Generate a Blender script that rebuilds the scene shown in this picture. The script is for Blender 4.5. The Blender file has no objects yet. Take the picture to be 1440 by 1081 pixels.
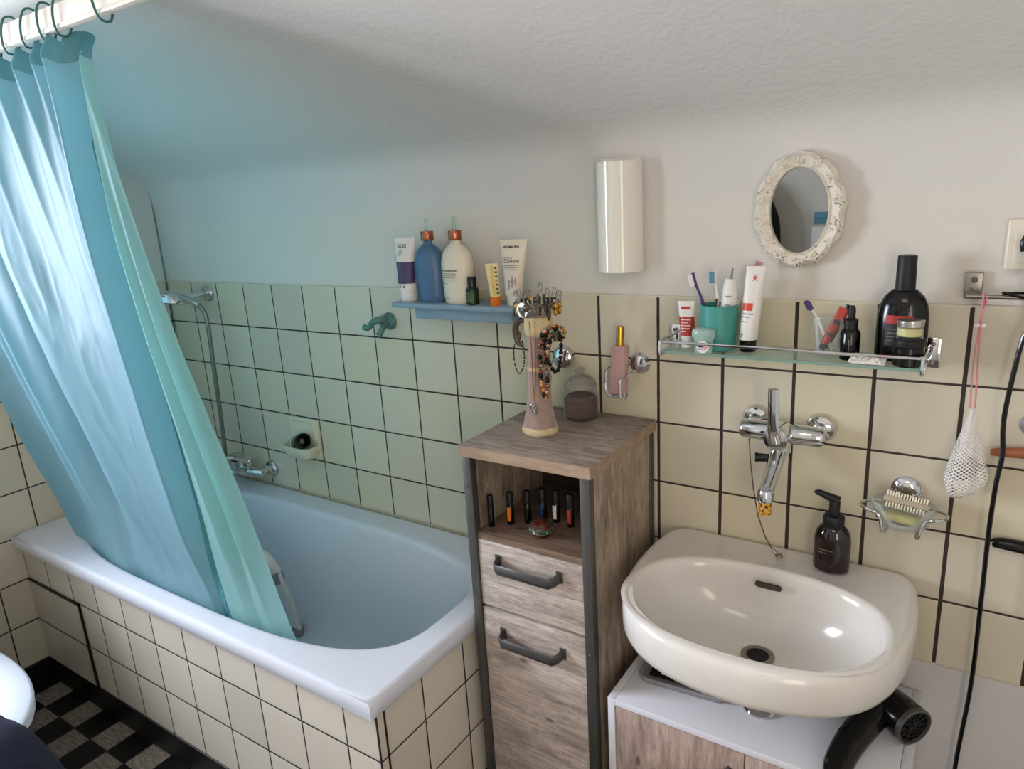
import bpy, bmesh, math, random
from mathutils import Vector, Matrix, noise
random.seed(7)
PI = math.pi
C = bpy.context.scene.collection

# ------------------------------------------------------------------ materials
def lin(h):
    h = h.lstrip('#')
    v = [int(h[i:i + 2], 16) / 255 for i in (0, 2, 4)]
    return tuple((c / 12.92 if c <= .04045 else ((c + .055) / 1.055) ** 2.4) for c in v) + (1,)

class NT:
    """small node helper"""
    def __init__(s, name):
        s.m = bpy.data.materials.new(name); s.m.use_nodes = True
        s.t = s.m.node_tree; s.t.nodes.clear()
        s.out = s.t.nodes.new('ShaderNodeOutputMaterial')
    def n(s, typ, **kw):
        d = s.t.nodes.new(typ)
        for k, v in kw.items(): setattr(d, k, v)
        return d
    def l(s, a, b): s.t.links.new(a, b)
    def math(s, op, a, b=None, c=None):
        d = s.n('ShaderNodeMath', operation=op)
        for i, v in enumerate((a, b, c)):
            if v is None: continue
            if isinstance(v, (int, float)): d.inputs[i].default_value = v
            else: s.l(v, d.inputs[i])
        return d.outputs[0]
    def mix(s, fac, a, b):
        d = s.n('ShaderNodeMix', data_type='RGBA')
        for i, v in ((0, fac), (6, a), (7, b)):
            if isinstance(v, (int, float)): d.inputs[i].default_value = v
            elif isinstance(v, tuple): d.inputs[i].default_value = v
            else: s.l(v, d.inputs[i])
        return d.outputs[2]
    def ramp(s, fac, stops):
        d = s.n('ShaderNodeValToRGB'); e = d.color_ramp.elements
        while len(e) < len(stops): e.new(.5)
        for i, (p, c) in enumerate(stops): e[i].position = p; e[i].color = c
        s.l(fac, d.inputs[0]); return d.outputs[0]
    def noise(s, scale, detail=2, vec=None, rough=.5):
        d = s.n('ShaderNodeTexNoise'); d.inputs['Scale'].default_value = scale
        d.inputs['Detail'].default_value = detail; d.inputs['Roughness'].default_value = rough
        if vec is not None: s.l(vec, d.inputs['Vector'])
        return d.outputs[0]
    def bump(s, h, strength=.3, dist=.01, normal=None):
        d = s.n('ShaderNodeBump'); d.inputs['Strength'].default_value = strength
        d.inputs['Distance'].default_value = dist; s.l(h, d.inputs['Height'])
        if normal is not None: s.l(normal, d.inputs['Normal'])
        return d.outputs[0]
    def bsdf(s, color, rough=.5, metal=0, spec=.5, trans=0, ior=1.45, normal=None, coat=0, sheen=0, sub=0, alpha=1):
        p = s.n('ShaderNodeBsdfPrincipled')
        for k, v in (('Base Color', color), ('Roughness', rough), ('Metallic', metal), ('Specular IOR Level', spec),
                     ('Transmission Weight', trans), ('IOR', ior), ('Coat Weight', coat), ('Sheen Weight', sheen), ('Subsurface Weight', sub), ('Alpha', alpha)):
            if isinstance(v, (int, float, tuple)): p.inputs[k].default_value = v
            else: s.l(v, p.inputs[k])
        if normal is not None: s.l(normal, p.inputs['Normal'])
        return p.outputs[0]
    def done(s, sh): s.l(sh, s.out.inputs[0]); return s.m

def objco(t): return t.n('ShaderNodeTexCoord').outputs['Object']

def mat(name, col, rough=.5, metal=0, var=.06, scale=30, **kw):
    t = NT(name)
    c = lin(col)
    d = tuple(max(0, x * (1 - var * 2.5)) for x in c[:3]) + (1,)
    f = t.noise(scale, 3, objco(t))
    return t.done(t.bsdf(t.mix(f, d, tuple(min(1, x * (1 + var)) for x in c[:3]) + (1,)), rough, metal, **kw))

def tile_mat(name, o, pitch, grout, base, groutc, var=.05, rough=.16, wide=1.0, lo=-9, hi=9, alt=None):
    """square glazed tiles on whichever axis plane the face lies in"""
    t = NT(name)
    g = t.n('ShaderNodeNewGeometry')
    p = t.n('ShaderNodeSeparateXYZ'); t.l(g.outputs['Position'], p.inputs[0])
    nn = t.n('ShaderNodeSeparateXYZ'); t.l(g.outputs['True Normal'], nn.inputs[0])
    ax = t.math('GREATER_THAN', t.math('ABSOLUTE', nn.outputs[0]), .7)
    def cell(v, off): return t.math('DIVIDE', t.math('SUBTRACT', v, off), pitch)
    ux, uy, uz = cell(p.outputs[0], o[0]), cell(p.outputs[1], o[1]), cell(p.outputs[2], o[2])
    def lerp(f, a, b): return t.math('ADD', t.math('MULTIPLY', a, t.math('SUBTRACT', 1.0, f)), t.math('MULTIPLY', b, f))
    u = lerp(ax, ux, uy); v = uz
    def edge(c): # distance to nearest line, in metres
        f = t.math('FRACT', c)
        return t.math('MULTIPLY', t.math('MINIMUM', f, t.math('SUBTRACT', 1.0, f)), pitch)
    e = t.math('MINIMUM', edge(u), edge(v))
    wob = t.math('MULTIPLY', t.math('SUBTRACT', t.noise(22, 2, g.outputs['Position']), .5), .0016)
    e2 = t.math('ADD', e, wob)
    gv = t.n('ShaderNodeMapRange'); t.l(p.outputs[0], gv.inputs[0]); gv.inputs[1].default_value = 1.2; gv.inputs[2].default_value = 2.0
    gv.inputs[3].default_value = 1.0; gv.inputs[4].default_value = wide
    iv = t.math('LESS_THAN', t.math('ADD', edge(u), wob), t.math('MULTIPLY', gv.outputs[0], grout / 2))
    isg = t.math('MAXIMUM', iv, t.math('LESS_THAN', e2, grout / 2))
    cid = t.n('ShaderNodeCombineXYZ'); t.l(t.math('FLOOR', u), cid.inputs[0]); t.l(t.math('FLOOR', v), cid.inputs[1]); t.l(ax, cid.inputs[2])
    wn = t.n('ShaderNodeTexWhiteNoise'); wn.noise_dimensions = '3D'; t.l(cid.outputs[0], wn.inputs['Vector'])
    b = lin(base)
    dk = tuple(x * (1 - 2 * var) for x in b[:3]) + (1,); lt = tuple(min(1, x * (1 + var)) for x in b[:3]) + (1,)
    tc = t.mix(wn.outputs['Value'], dk, lt)
    if alt: tc = t.mix(t.math('MULTIPLY', t.n('ShaderNodeSeparateColor').outputs[0], 1.0) if False else t.math('GREATER_THAN', t.math('FRACT', t.math('MULTIPLY', wn.outputs['Value'], 7.3)), .6), tc, lin(alt))
    cloud = t.noise(3.5, 3, g.outputs['Position'])
    tc = t.mix(t.math('MULTIPLY', cloud, .28), tc, tuple(x * .72 for x in b[:3]) + (1,))
    inside = t.math('MULTIPLY', t.math('GREATER_THAN', p.outputs[2], lo), t.math('LESS_THAN', p.outputs[2], hi))
    isg = t.math('MULTIPLY', isg, inside)
    col = t.mix(isg, tc, lin(groutc))
    mr = t.n('ShaderNodeMapRange'); mr.interpolation_type = 'SMOOTHSTEP'
    t.l(e2, mr.inputs[0]); mr.inputs[1].default_value = grout * .3; mr.inputs[2].default_value = grout * .5 + .003
    h = t.math('ADD', mr.outputs[0], t.math('MULTIPLY', t.noise(9, 1, g.outputs['Position']), .5))
    nb = t.bump(h, .55, .0015)
    rg = t.math('ADD', rough, t.math('MULTIPLY', isg, .6))
    return t.done(t.bsdf(col, rg, normal=nb))

def plaster(name, col, s=1.0):
    t = NT(name); g = t.n('ShaderNodeNewGeometry').outputs['Position']
    a = t.noise(60, 4, g, .6); b = t.noise(9, 3, g)
    h = t.math('ADD', t.math('MULTIPLY', a, .55), t.math('MULTIPLY', b, .5))
    c = lin(col)
    cc = t.mix(t.noise(2.2, 3, g), tuple(x * .95 for x in c[:3]) + (1,), c)
    return t.done(t.bsdf(cc, .85, spec=.25, normal=t.bump(h, .55 * s, .004)))

def wood(name, light, dark, axis='z', s=1.0, rough=.55, blot=.5):
    """bleached weathered board: long grain, pale worn patches, dark knots and cracks"""
    t = NT(name); oc = t.n('ShaderNodeNewGeometry').outputs['Position']
    def mapped(a, b_):
        mp = t.n('ShaderNodeMapping'); t.l(oc, mp.inputs[0])
        mp.inputs['Scale'].default_value = tuple(v * s for v in {'x': (a, b_, b_), 'y': (b_, a, b_), 'z': (b_, b_, a)}[axis]); return mp.outputs[0]
    g1 = t.noise(3.2, 6, mapped(2.2, 20), .75); g2 = t.noise(9, 5, mapped(2.2, 40), .75)
    bl = t.noise(2.0, 6, mapped(3.5, 8), .75); b2 = t.noise(5, 5, mapped(3, 9), .7)
    L, D = lin(light), lin(dark)
    mid = tuple((a * .5 + b * .5) for a, b in zip(L, D)); P = tuple(min(1, x * 1.6) for x in L[:3]) + (1,); DD = tuple(x * .45 for x in D[:3]) + (1,)
    W0, W1 = (0, 0, 0, 1), (1, 1, 1, 1)
    c1 = t.ramp(g1, [(.36, D), (.5, mid), (.63, L)])
    c2 = t.mix(t.math('MULTIPLY', t.ramp(g2, [(.5, W0), (.68, W1)]), .55), c1, L)
    c3 = t.mix(t.math('MULTIPLY', t.math('MULTIPLY', t.ramp(bl, [(.44, W0), (.62, W1)]), t.ramp(g2, [(.38, W0), (.6, W1)])), blot), c2, P)
    c4 = t.mix(t.math('MULTIPLY', t.ramp(b2, [(.30, W1), (.42, W0)]), .45), c3, D)
    vo = t.n('ShaderNodeTexVoronoi'); vo.inputs['Scale'].default_value = 5.5; t.l(mapped(1.1, 2.6), vo.inputs['Vector'])
    c5 = t.mix(t.math('MULTIPLY', t.ramp(vo.outputs['Distance'], [(.05, W1), (.11, W0)]), .8), c4, DD)
    c6 = t.mix(t.math('MULTIPLY', t.ramp(t.noise(14, 3, mapped(1.6, 30), .6), [(.27, W1), (.33, W0)]), .6), c5, DD)
    return t.done(t.bsdf(c6, rough, spec=.35, normal=t.bump(g2, .25, .0015)))

def glassy(name, tint='ffffff', op=.25, rough=.03, gl=.25, k=.8):
    """thin clear glass or plastic: transparent with a fresnel reflection and a little body colour"""
    t = NT(name)
    tr = t.n('ShaderNodeBsdfTransparent'); tr.inputs[0].default_value = lin(tint)
    pr = t.bsdf(lin(tint), rough, spec=.8)
    lw = t.n('ShaderNodeLayerWeight'); lw.inputs[0].default_value = gl
    fac = t.math('MINIMUM', t.math('ADD', t.math('MULTIPLY', lw.outputs['Fresnel'], k), op), 1.0)
    mx = t.n('ShaderNodeMixShader'); t.l(fac, mx.inputs[0]); t.l(tr.outputs[0], mx.inputs[1]); t.l(pr, mx.inputs[2])
    return t.done(mx.outputs[0])

M = {}
M['tile'] = tile_mat('cream_glazed_tile', (0, -.005, 1.29), .15, .0046, 'd6ceb8', '372d28', .05, wide=1.6, lo=.545, hi=1.286, alt='d5ccb0')
M['tile_left'] = tile_mat('cream_glazed_tile_left', (0, -.005, 1.29), .15, .0046, 'd0c9b4', '372d28', .05, lo=.094, hi=1.286)
M['tile_plain'] = tile_mat('cream_glazed_panel', (0, -.07, .39), .15, .0042, 'd0c9ba', '201a18', .03, lo=8)
M['tile_tub'] = tile_mat('cream_glazed_tile_tub', (0, -.07, .39), .15, .0042, 'd6cfbf', '201a18', .05)
M['paint'] = plaster('white_plaster', 'dcd7cd')
M['paint_low'] = plaster('white_plaster_low', 'cfccca', .5)
M['ceil'] = plaster('white_ceiling', 'dad6d1', 1.3)
M['enamel'] = mat('white_enamel', 'd5d8e1', .13, var=.01, coat=.4)
M['ceramic'] = mat('white_ceramic', 'dcd7cf', .16, var=.01, coat=.2)
M['cream_ceramic'] = mat('cream_ceramic', 'dcd6bd', .2, var=.02)
M['lidwhite'] = mat('white_plastic_lid', 'd4d9e0', .2, var=.01)
M['chrome'] = mat('chrome', 'd6d6d8', .08, 1, var=.02)
M['steel'] = mat('brushed_steel', '9c968e', .35, 1, var=.1, scale=80)
M['black_base'] = mat('black_glazed_base', '0c0b0b', .45, var=.2, scale=20)
M['rail'] = mat('cream_rail_paint', 'e9e3d6', .35, var=.02)
M['ring'] = mat('dark_green_plastic', '2f6a60', .4)
M['woodtop'] = wood('weathered_top', 'a3958a', '6d6057', 'x', 1.0, blot=.6)
M['woodside'] = wood('weathered_side', 'a69684', '6b5b4d', 'z', .9, blot=.75)
M['woodfront'] = wood('weathered_front', 'c4b8af', '8b7c74', 'x', 1.0, blot=.65)
M['woodedge'] = wood('oak_edge', 'a8917a', '88725d', 'x', 1.0, blot=.2)
M['wooddark'] = wood('weathered_inner', '87715f', '5a483c', 'x', 1.0, blot=.3)
M['vanwood'] = wood('vanity_door_oak', 'b39f93', '7f6a5f', 'z', 1.1, blot=.35)
M['dkmetal'] = mat('dark_grey_steel', '5e5c59', .42, .55, var=.08)
M['dkhandle'] = mat('dark_grey_handle', '575655', .45, .5, var=.08)
M['vanwhite'] = mat('white_melamine', 'd9d9de', .3, var=.01)
M['blueshelf'] = mat('dusty_blue_paint', '8ea6b6', .45, var=.08)
M['lamp'] = mat('opal_lamp_glass', 'ece6d8', .12, var=.01, sub=.0, coat=.3)
M['black'] = mat('black_plastic', '070707', .16, var=.2)
M['blackmatte'] = mat('black_matte_plastic', '101012', .5, var=.2)
M['gold'] = mat('gold_metal', 'd6a343', .22, 1, var=.1)
M['copper'] = mat('rose_copper', 'b56e52', .2, 1, var=.1)
M['white'] = mat('white_plastic', 'e6e2db', .35, var=.02)
M['cream'] = mat('cream_plastic', 'e7ddc8', .3, var=.02)
M['bluebot'] = mat('denim_blue_plastic', '4d6f92', .3, var=.04)
M['purple'] = mat('plum_print', '4b4063', .4, var=.06)
M['ink'] = mat('dark_ink', '33383c', .6)
M['greyink'] = mat('grey_ink', '77766f', .6)
M['inkblue'] = mat('navy_ink', '1d3f6b', .6)
M['darkgreen'] = mat('dark_green_glass', '1d2a18', .12, var=.2)
M['greenlabel'] = mat('olive_label', '51663c', .5, var=.2)
M['orange'] = mat('orange_plastic', 'e07a18', .35)
M['yellow'] = mat('pale_yellow_plastic', 'ead9a0', .3)
M['goldprint'] = mat('gold_print', 'e0bd5c', .35)
M['pink'] = mat('dusty_pink_glass', 'c39a97', .28, var=.03)
M['pinkcord'] = mat('pink_cord', 'd98a92', .7)
M['mauve'] = mat('mauve_velvet', 'a78d82', .85, var=.12, scale=50, sheen=.4)
M['lace'] = mat('cream_lace', 'd9c79b', .8, var=.15, scale=200)
M['bronze'] = mat('antique_bronze', '6d6154', .35, .8, var=.3, scale=150)
M['silver'] = mat('old_silver', 'a8a49c', .3, .9, var=.2, scale=150)
M['glass'] = glassy('clear_glass', 'f6f8f7', .03, .02, .22, .4)
M['shelfglass'] = glassy('green_edge_glass', 'eaf3ee', .04, .02, .2, .5)
M['frost'] = glassy('frosted_mint_plastic', 'd6f0e6', .4, .15, .35)
M['winglass'] = glassy('window_glass', 'ffffff', .03, .02, .1)
M['glassedge'] = mat('green_glass_edge', '7d9a8c', .15, var=.05)
M['herbs'] = mat('dried_lavender', '6a4a44', .9, var=.4, scale=160)
M['teal'] = mat('teal_plastic', '47998f', .35, var=.03)
M['red'] = mat('red_print', 'b3372d', .4, var=.06)
M['redorange'] = mat('orange_red_print', 'd2492f', .4)
M['pinkprint'] = mat('pink_print', 'dc8fa0', .45)
M['brush_purple'] = mat('purple_plastic', '473a70', .3)
M['brush_blue'] = mat('blue_plastic', '3b8fb0', .4)
M['brush_navy'] = mat('royal_blue_bristle', '2d5a9c', .6)
M['knit'] = mat('white_cotton_loops', 'e9e4da', .95, var=.08, scale=200)
M['amber'] = mat('dark_amber_glass', '1c0907', .08, var=.2, coat=.5)
M['cork'] = None
M['soapyellow'] = mat('yellow_soap', 'cfc684', .5, var=.05)
M['bristle'] = mat('ivory_bristle', 'efe4cc', .7)
M['brushbody'] = mat('beige_brush_body', 'b3a68f', .4)
M['brownwood'] = mat('red_brown_wood', 'a2613c', .4, var=.12, scale=25)
M['greyplastic'] = mat('grey_plastic', '8d8d8f', .4)
M['sink_hole'] = mat('drain_dark', '0a0a09', .6)
M['hookgreen'] = mat('verdigris_metal', '5f8a80', .35, .35, var=.15)
M['ceramicinner'] = mat('balm_cream', 'd9cf93', .4)
M['alu'] = mat('aluminium_lid', 'c9c7c2', .25, .9)
M['white_paint'] = mat('white_gloss_paint', 'e2ded6', .3, var=.02)
M['coat'] = mat('black_wool', '0d0d10', .9, var=.2)
M['sign'] = mat('turquoise_sign', '5b93a3', .5, var=.1)
M['signdark'] = mat('deep_turquoise_sign', '2c6f8c', .5)

def special():
    # curtain: thin glossy fabric that lets light through
    for key, ca, cb, tc, tw in (('curtain', '82aec4', 'a2c4d3', '93d6e0', .56), ('curtain_backlit', '98cdd2', 'b4dee0', 'a0e4e2', .62)):
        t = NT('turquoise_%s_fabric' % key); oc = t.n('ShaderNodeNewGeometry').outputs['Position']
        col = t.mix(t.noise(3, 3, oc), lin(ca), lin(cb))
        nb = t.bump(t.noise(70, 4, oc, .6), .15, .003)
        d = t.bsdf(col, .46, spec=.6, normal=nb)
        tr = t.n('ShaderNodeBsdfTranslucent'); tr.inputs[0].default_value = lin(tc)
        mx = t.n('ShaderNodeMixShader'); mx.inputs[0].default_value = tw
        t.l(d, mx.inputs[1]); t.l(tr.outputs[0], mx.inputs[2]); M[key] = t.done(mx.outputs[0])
    t = NT('curtain_hem_fold_shade'); oc = t.n('ShaderNodeNewGeometry').outputs['Position']
    d = t.bsdf(t.mix(t.noise(8, 3, oc), lin('3f7f8d'), lin('5697a3')), .5)
    M['hem'] = t.done(d)
    # checkered floor
    t = NT('black_grey_checker_floor'); g = t.n('ShaderNodeNewGeometry')
    p = t.n('ShaderNodeSeparateXYZ'); t.l(g.outputs['Position'], p.inputs[0])
    u = t.math('DIVIDE', t.math('SUBTRACT', p.outputs[0], .034), .096); v = t.math('DIVIDE', t.math('SUBTRACT', p.outputs[1], -.661), .096)
    par = t.math('MODULO', t.math('ADD', t.math('ADD', t.math('FLOOR', u), t.math('FLOOR', v)), 1000), 2)
    mp = t.n('ShaderNodeMapping'); t.l(g.outputs['Position'], mp.inputs[0]); mp.inputs['Scale'].default_value = (9, 40, 1); mp.inputs['Rotation'].default_value = (0, 0, .3)
    mar = t.ramp(t.noise(3, 6, mp.outputs[0], .75), [(.35, lin('575149')), (.55, lin('857c70')), (.7, lin('a59a8a'))])
    fr = lambda q: t.math('MINIMUM', t.math('FRACT', q), t.math('SUBTRACT', 1.0, t.math('FRACT', q)))
    gl = t.math('LESS_THAN', t.math('MINIMUM', fr(u), fr(v)), .018)
    col = t.mix(par, lin('0b0a0a'), mar); col = t.mix(gl, col, lin('1a1715'))
    M['floor'] = t.done(t.bsdf(col, .38, spec=.3))
    # spotted cork
    t = NT('spotted_cork'); n_ = t.n('ShaderNodeTexVoronoi'); n_.inputs['Scale'].default_value = 190; t.l(objco(t), n_.inputs['Vector'])
    M['cork'] = t.done(t.bsdf(t.ramp(n_.outputs['Distance'], [(.34, lin('3a1d10')), (.46, lin('d29a3a'))]), .6))
    # net
    t = NT('white_net'); uv = t.n('ShaderNodeUVMap').outputs[0]
    s = t.n('ShaderNodeSeparateXYZ'); t.l(uv, s.inputs[0])
    a = t.math('ADD', s.outputs[0], s.outputs[1]); b = t.math('SUBTRACT', s.outputs[0], s.outputs[1])
    fq = lambda q: t.math('ABSOLUTE', t.math('SUBTRACT', t.math('FRACT', q), .5))
    hole = t.math('LESS_THAN', t.math('MAXIMUM', fq(a), fq(b)), .33)
    tr = t.n('ShaderNodeBsdfTransparent'); d = t.bsdf(lin('ece8e2'), .7)
    mx = t.n('ShaderNodeMixShader'); t.l(hole, mx.inputs[0]); t.l(d, mx.inputs[1]); t.l(tr.outputs[0], mx.inputs[2]); M['net'] = t.done(mx.outputs[0])
    # distressed mirror frame
    t = NT('distressed_white_frame'); oc = objco(t)
    f = t.noise(190, 4, oc, .7); f2 = t.noise(45, 2, oc)
    k = t.math('MULTIPLY', t.ramp(f, [(.53, (0, 0, 0, 1)), (.62, (1, 1, 1, 1))]), t.ramp(f2, [(.45, (0, 0, 0, 1)), (.6, (1, 1, 1, 1))]))
    M['mframe'] = t.done(t.bsdf(t.mix(k, lin('e3dccb'), lin('55493a')), .6, normal=t.bump(f, .5, .002)))
    t = NT('mirror_silvering'); M['mirror'] = t.done(t.bsdf(t.mix(t.noise(5, 2, objco(t)), lin('9a9c9b'), lin('a2a4a3')), .01, 1))
    # denim
    t = NT('navy_denim'); oc = objco(t)
    w = t.n('ShaderNodeTexWave'); w.inputs['Scale'].default_value = 260; t.l(oc, w.inputs['Vector'])
    c = t.mix(t.noise(25, 4, oc), lin('12152a'), lin('222843'))
    M['denim'] = t.done(t.bsdf(c, .9, normal=t.bump(w.outputs[0], .4, .002)))
    # jewelled tin and beads
    def bands(name, cols):
        t = NT(name); v = t.n('ShaderNodeTexVoronoi'); v.inputs['Scale'].default_value = 190; t.l(objco(t), v.inputs['Vector'])
        s = t.n('ShaderNodeSeparateColor'); t.l(v.outputs['Color'], s.inputs[0])
        st = [(i / len(cols), lin(c)) for i, c in enumerate(cols)]
        d = t.ramp(s.outputs[0], st); t.t.nodes[-1].color_ramp.interpolation = 'CONSTANT'
        return t.done(t.bsdf(d, .3))
    M['beadmix'] = bands('mixed_beads', ['7b4a2e', 'b8752f', '1a1a1a', '8c2d22', '3e7c78', 'cda27a'])
    M['tinred'] = bands('jewelled_red', ['5a1c16', '6e3a1e', '1f1712', '1f4a38', '6a2018'])
    M['tingreen'] = bands('jewelled_green', ['1f6b50', '17503c', '8c2d40', 'e8e2cf', '1f6b50'])
    t = NT('red_white_dots'); v = t.n('ShaderNodeTexVoronoi'); v.inputs['Scale'].default_value = 260; t.l(objco(t), v.inputs['Vector'])
    M['dots'] = t.done(t.bsdf(t.ramp(v.outputs['Distance'], [(.3, lin('e8d9d0')), (.45, lin('9a2f3c'))]), .6))
special()

# ------------------------------------------------------------------ mesh builder
class MB:
    def __init__(s): s.bm = bmesh.new(); s.uv = None
    def box(s, x0, x1, y0, y1, z0, z1, bev=0, T=None, seg=2):
        r = bmesh.ops.create_cube(s.bm, size=1)
        for v in r['verts']:
            v.co = Vector(((x0 + x1) / 2 + v.co.x * (x1 - x0), (y0 + y1) / 2 + v.co.y * (y1 - y0), (z0 + z1) / 2 + v.co.z * (z1 - z0)))
        vs = r['verts']
        if bev:
            es = list({e for v in vs for e in v.link_edges})
            q = bmesh.ops.bevel(s.bm, geom=es, offset=bev, segments=seg, affect='EDGES', profile=.5)
            vs = list({v for f in q['faces'] for v in f.verts} | {v for v in vs if v.is_valid})
        if T is not None:
            for v in vs: v.co = T @ v.co
        return s
    def loft(s, rings, cap0=True, cap1=True, closed=True):
        R = [[s.bm.verts.new(p) for p in r] for r in rings]
        n = len(R[0]); m = n if closed else n - 1
        for a, b in zip(R, R[1:]):
            for i in range(m):
                j = (i + 1) % n
                try: s.bm.faces.new((a[i], a[j], b[j], b[i]))
                except ValueError: pass
        if cap0: s.bm.faces.new(R[0][::-1])
        if cap1: s.bm.faces.new(R[-1])
        return R
    def lathe(s, prof, c=(0, 0, 0), seg=32, T=None, sx=1, sy=1, cap0=True, cap1=True, wob=None):
        T = T or Matrix.Identity(4); c = Vector(c)
        rings = []
        for r, z in prof:
            ring = []
            for i in range(seg):
                a = 2 * PI * i / seg; rr = max(r, 1e-5) * (1 + (wob(a, z) if wob else 0))
                ring.append(T @ (Vector((rr * math.cos(a) * sx, rr * math.sin(a) * sy, z))) + c)
            rings.append(ring)
        s.loft(rings, cap0, cap1); return s
    def tube(s, pts, r, seg=10, closed=False, sm=0, sq=None):
        P = [Vector(p) for p in pts]
        rs = r if isinstance(r, (list, tuple)) else None
        if sm:
            Q, RR = [], []
            n = len(P)
            rng = range(n) if closed else range(n - 1)
            for i in rng:
                g = lambda k: P[k % n] if closed else P[max(0, min(n - 1, k))]
                p0, p1, p2, p3 = g(i - 1), g(i), g(i + 1), g(i + 2)
                for j in range(sm):
                    t = j / sm
                    Q.append(.5 * ((2 * p1) + (p2 - p0) * t + (2 * p0 - 5 * p1 + 4 * p2 - p3) * t * t + (3 * p1 - p0 - 3 * p2 + p3) * t ** 3))
                    if rs: RR.append(rs[i] * (1 - t) + rs[min(i + 1, n - 1)] * t)
            if not closed:
                Q.append(P[-1])
                if rs: RR.append(rs[-1])
            P = Q; rs = RR if rs else None
        n = len(P); rings = []; up = None
        for i in range(n):
            a = P[i - 1] if (i > 0 or closed) else P[0]; b = P[(i + 1) % n] if (i < n - 1 or closed) else P[-1]
            d = (b - a).normalized()
            if up is None:
                up = Vector((0, 0, 1)) if abs(d.z) < .9 else Vector((1, 0, 0))
            up = (up - d * up.dot(d))
            if up.length < 1e-6: up = d.orthogonal()
            up.normalize(); sd = d.cross(up)
            rad = rs[i] if rs else r
            q = sq or (1, 1)
            rings.append([P[i] + (up * math.cos(2 * PI * k / seg) * q[0] + sd * math.sin(2 * PI * k / seg) * q[1]) * rad for k in range(seg)])
        if closed:
            R = s.loft(rings, False, False)
            for i in range(seg):
                j = (i + 1) % seg
                s.bm.faces.new((R[-1][i], R[-1][j], R[0][j], R[0][i]))
        else: s.loft(rings)
        return s
    def ball(s, c, r, sc=(1, 1, 1), u=14, v=9, T=None):
        T2 = Matrix.Translation(c) @ (T or Matrix.Identity(4)) @ Matrix.Diagonal((sc[0], sc[1], sc[2], 1))
        bmesh.ops.create_uvsphere(s.bm, u_segments=u, v_segments=v, radius=r, matrix=T2); return s
    def prism(s, poly, f0, f1):
        """poly of 2-d points; f0,f1 map a point to 3-d"""
        s.loft([[f0(p) for p in poly], [f1(p) for p in poly]]); return s
    def patch(s, fn, u0, u1, v0, v1, nu=8, nv=4):
        g = [[s.bm.verts.new(fn(u0 + (u1 - u0) * i / nu, v0 + (v1 - v0) * j / nv)) for i in range(nu + 1)] for j in range(nv + 1)]
        for j in range(nv):
            for i in range(nu): s.bm.faces.new((g[j][i], g[j][i + 1], g[j + 1][i + 1], g[j + 1][i]))
        return s
    def text(s, txt, size, fn, u=0, v=0, align='LEFT', bold=0):
        cu = bpy.data.curves.new('t', 'FONT'); cu.body = txt; cu.size = size; cu.align_x = align; cu.offset = bold; cu.resolution_u = 2
        o = bpy.data.objects.new('t', cu); C.objects.link(o)
        me = bpy.data.meshes.new_from_object(o.evaluated_get(bpy.context.evaluated_depsgraph_get()))
        bpy.data.objects.remove(o); bpy.data.curves.remove(cu)
        vs = [s.bm.verts.new(fn(u + p.co.x, v + p.co.y)) for p in me.vertices]
        for f in me.polygons:
            try: s.bm.faces.new([vs[i] for i in f.vertices])
            except ValueError: pass
        bpy.data.meshes.remove(me); return s

def link(o):
    C.objects.link(o); return o

def wloc(o):
    v = Vector((0, 0, 0))
    while o is not None: v = v + o.location; o = o.parent
    return v

def obj(name, mb, m, parent=None, smooth=35, label=None, base=True):
    bm = mb.bm
    bmesh.ops.remove_doubles(bm, verts=bm.verts, dist=1e-6)
    bmesh.ops.recalc_face_normals(bm, faces=bm.faces)
    off = wloc(parent) if parent is not None else Vector((0, 0, 0))
    if parent is None and base:
        xs = [v.co.x for v in bm.verts]; ys = [v.co.y for v in bm.verts]; zs = [v.co.z for v in bm.verts]
        off = Vector(((min(xs) + max(xs)) / 2, (min(ys) + max(ys)) / 2, min(zs)))
    for v in bm.verts: v.co -= off
    me = bpy.data.meshes.new(name); bm.to_mesh(me); bm.free()
    if smooth:
        for p in me.polygons: p.use_smooth = True
        me.set_sharp_from_angle(angle=math.radians(smooth))
    me.materials.append(m)
    o = link(bpy.data.objects.new(name, me))
    if parent is not None: o.parent = parent
    else: o.location = off
    if label: o['label'] = label
    return o

def tag(o, label=None, cat=None, group=None, kind=None):
    if label: o['label'] = label
    if cat: o['category'] = cat
    if group: o['group'] = group
    if kind: o['kind'] = kind
    return o

def thing(name, label, cat, loc=(0, 0, 0), group=None):
    o = link(bpy.data.objects.new(name, None)); o.location = loc; o.empty_display_size = .05
    return tag(o, label, cat, group)

def struct(name, mb, m, smooth=35, parent=None):
    o = obj(name, mb, m, parent, smooth, base=False)
    if parent is None: o['kind'] = 'structure'
    return o

def dup(o, loc, label):
    """copy of a thing with its parts and their sub-parts"""
    def cp(q, par):
        c = q.copy(); C.objects.link(c)
        if par is not None: c.parent = par
        for ch in [k for k in bpy.data.objects if k.parent == q]: cp(ch, c)
        return c
    r = cp(o, None); r.location = loc; r['label'] = label
    return r

def rotx(a): return Matrix.Rotation(a, 4, 'X')
def roty(a): return Matrix.Rotation(a, 4, 'Y')
def rotz(a): return Matrix.Rotation(a, 4, 'Z')
def tr(*p): return Matrix.Translation(p)
YAX = rotx(PI / 2)      # lathe axis z -> -y (out of the back wall)

RX, RY, RZ = 3.3, -2.7, 2.3      # room size: right wall, rear wall, flat ceiling

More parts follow.
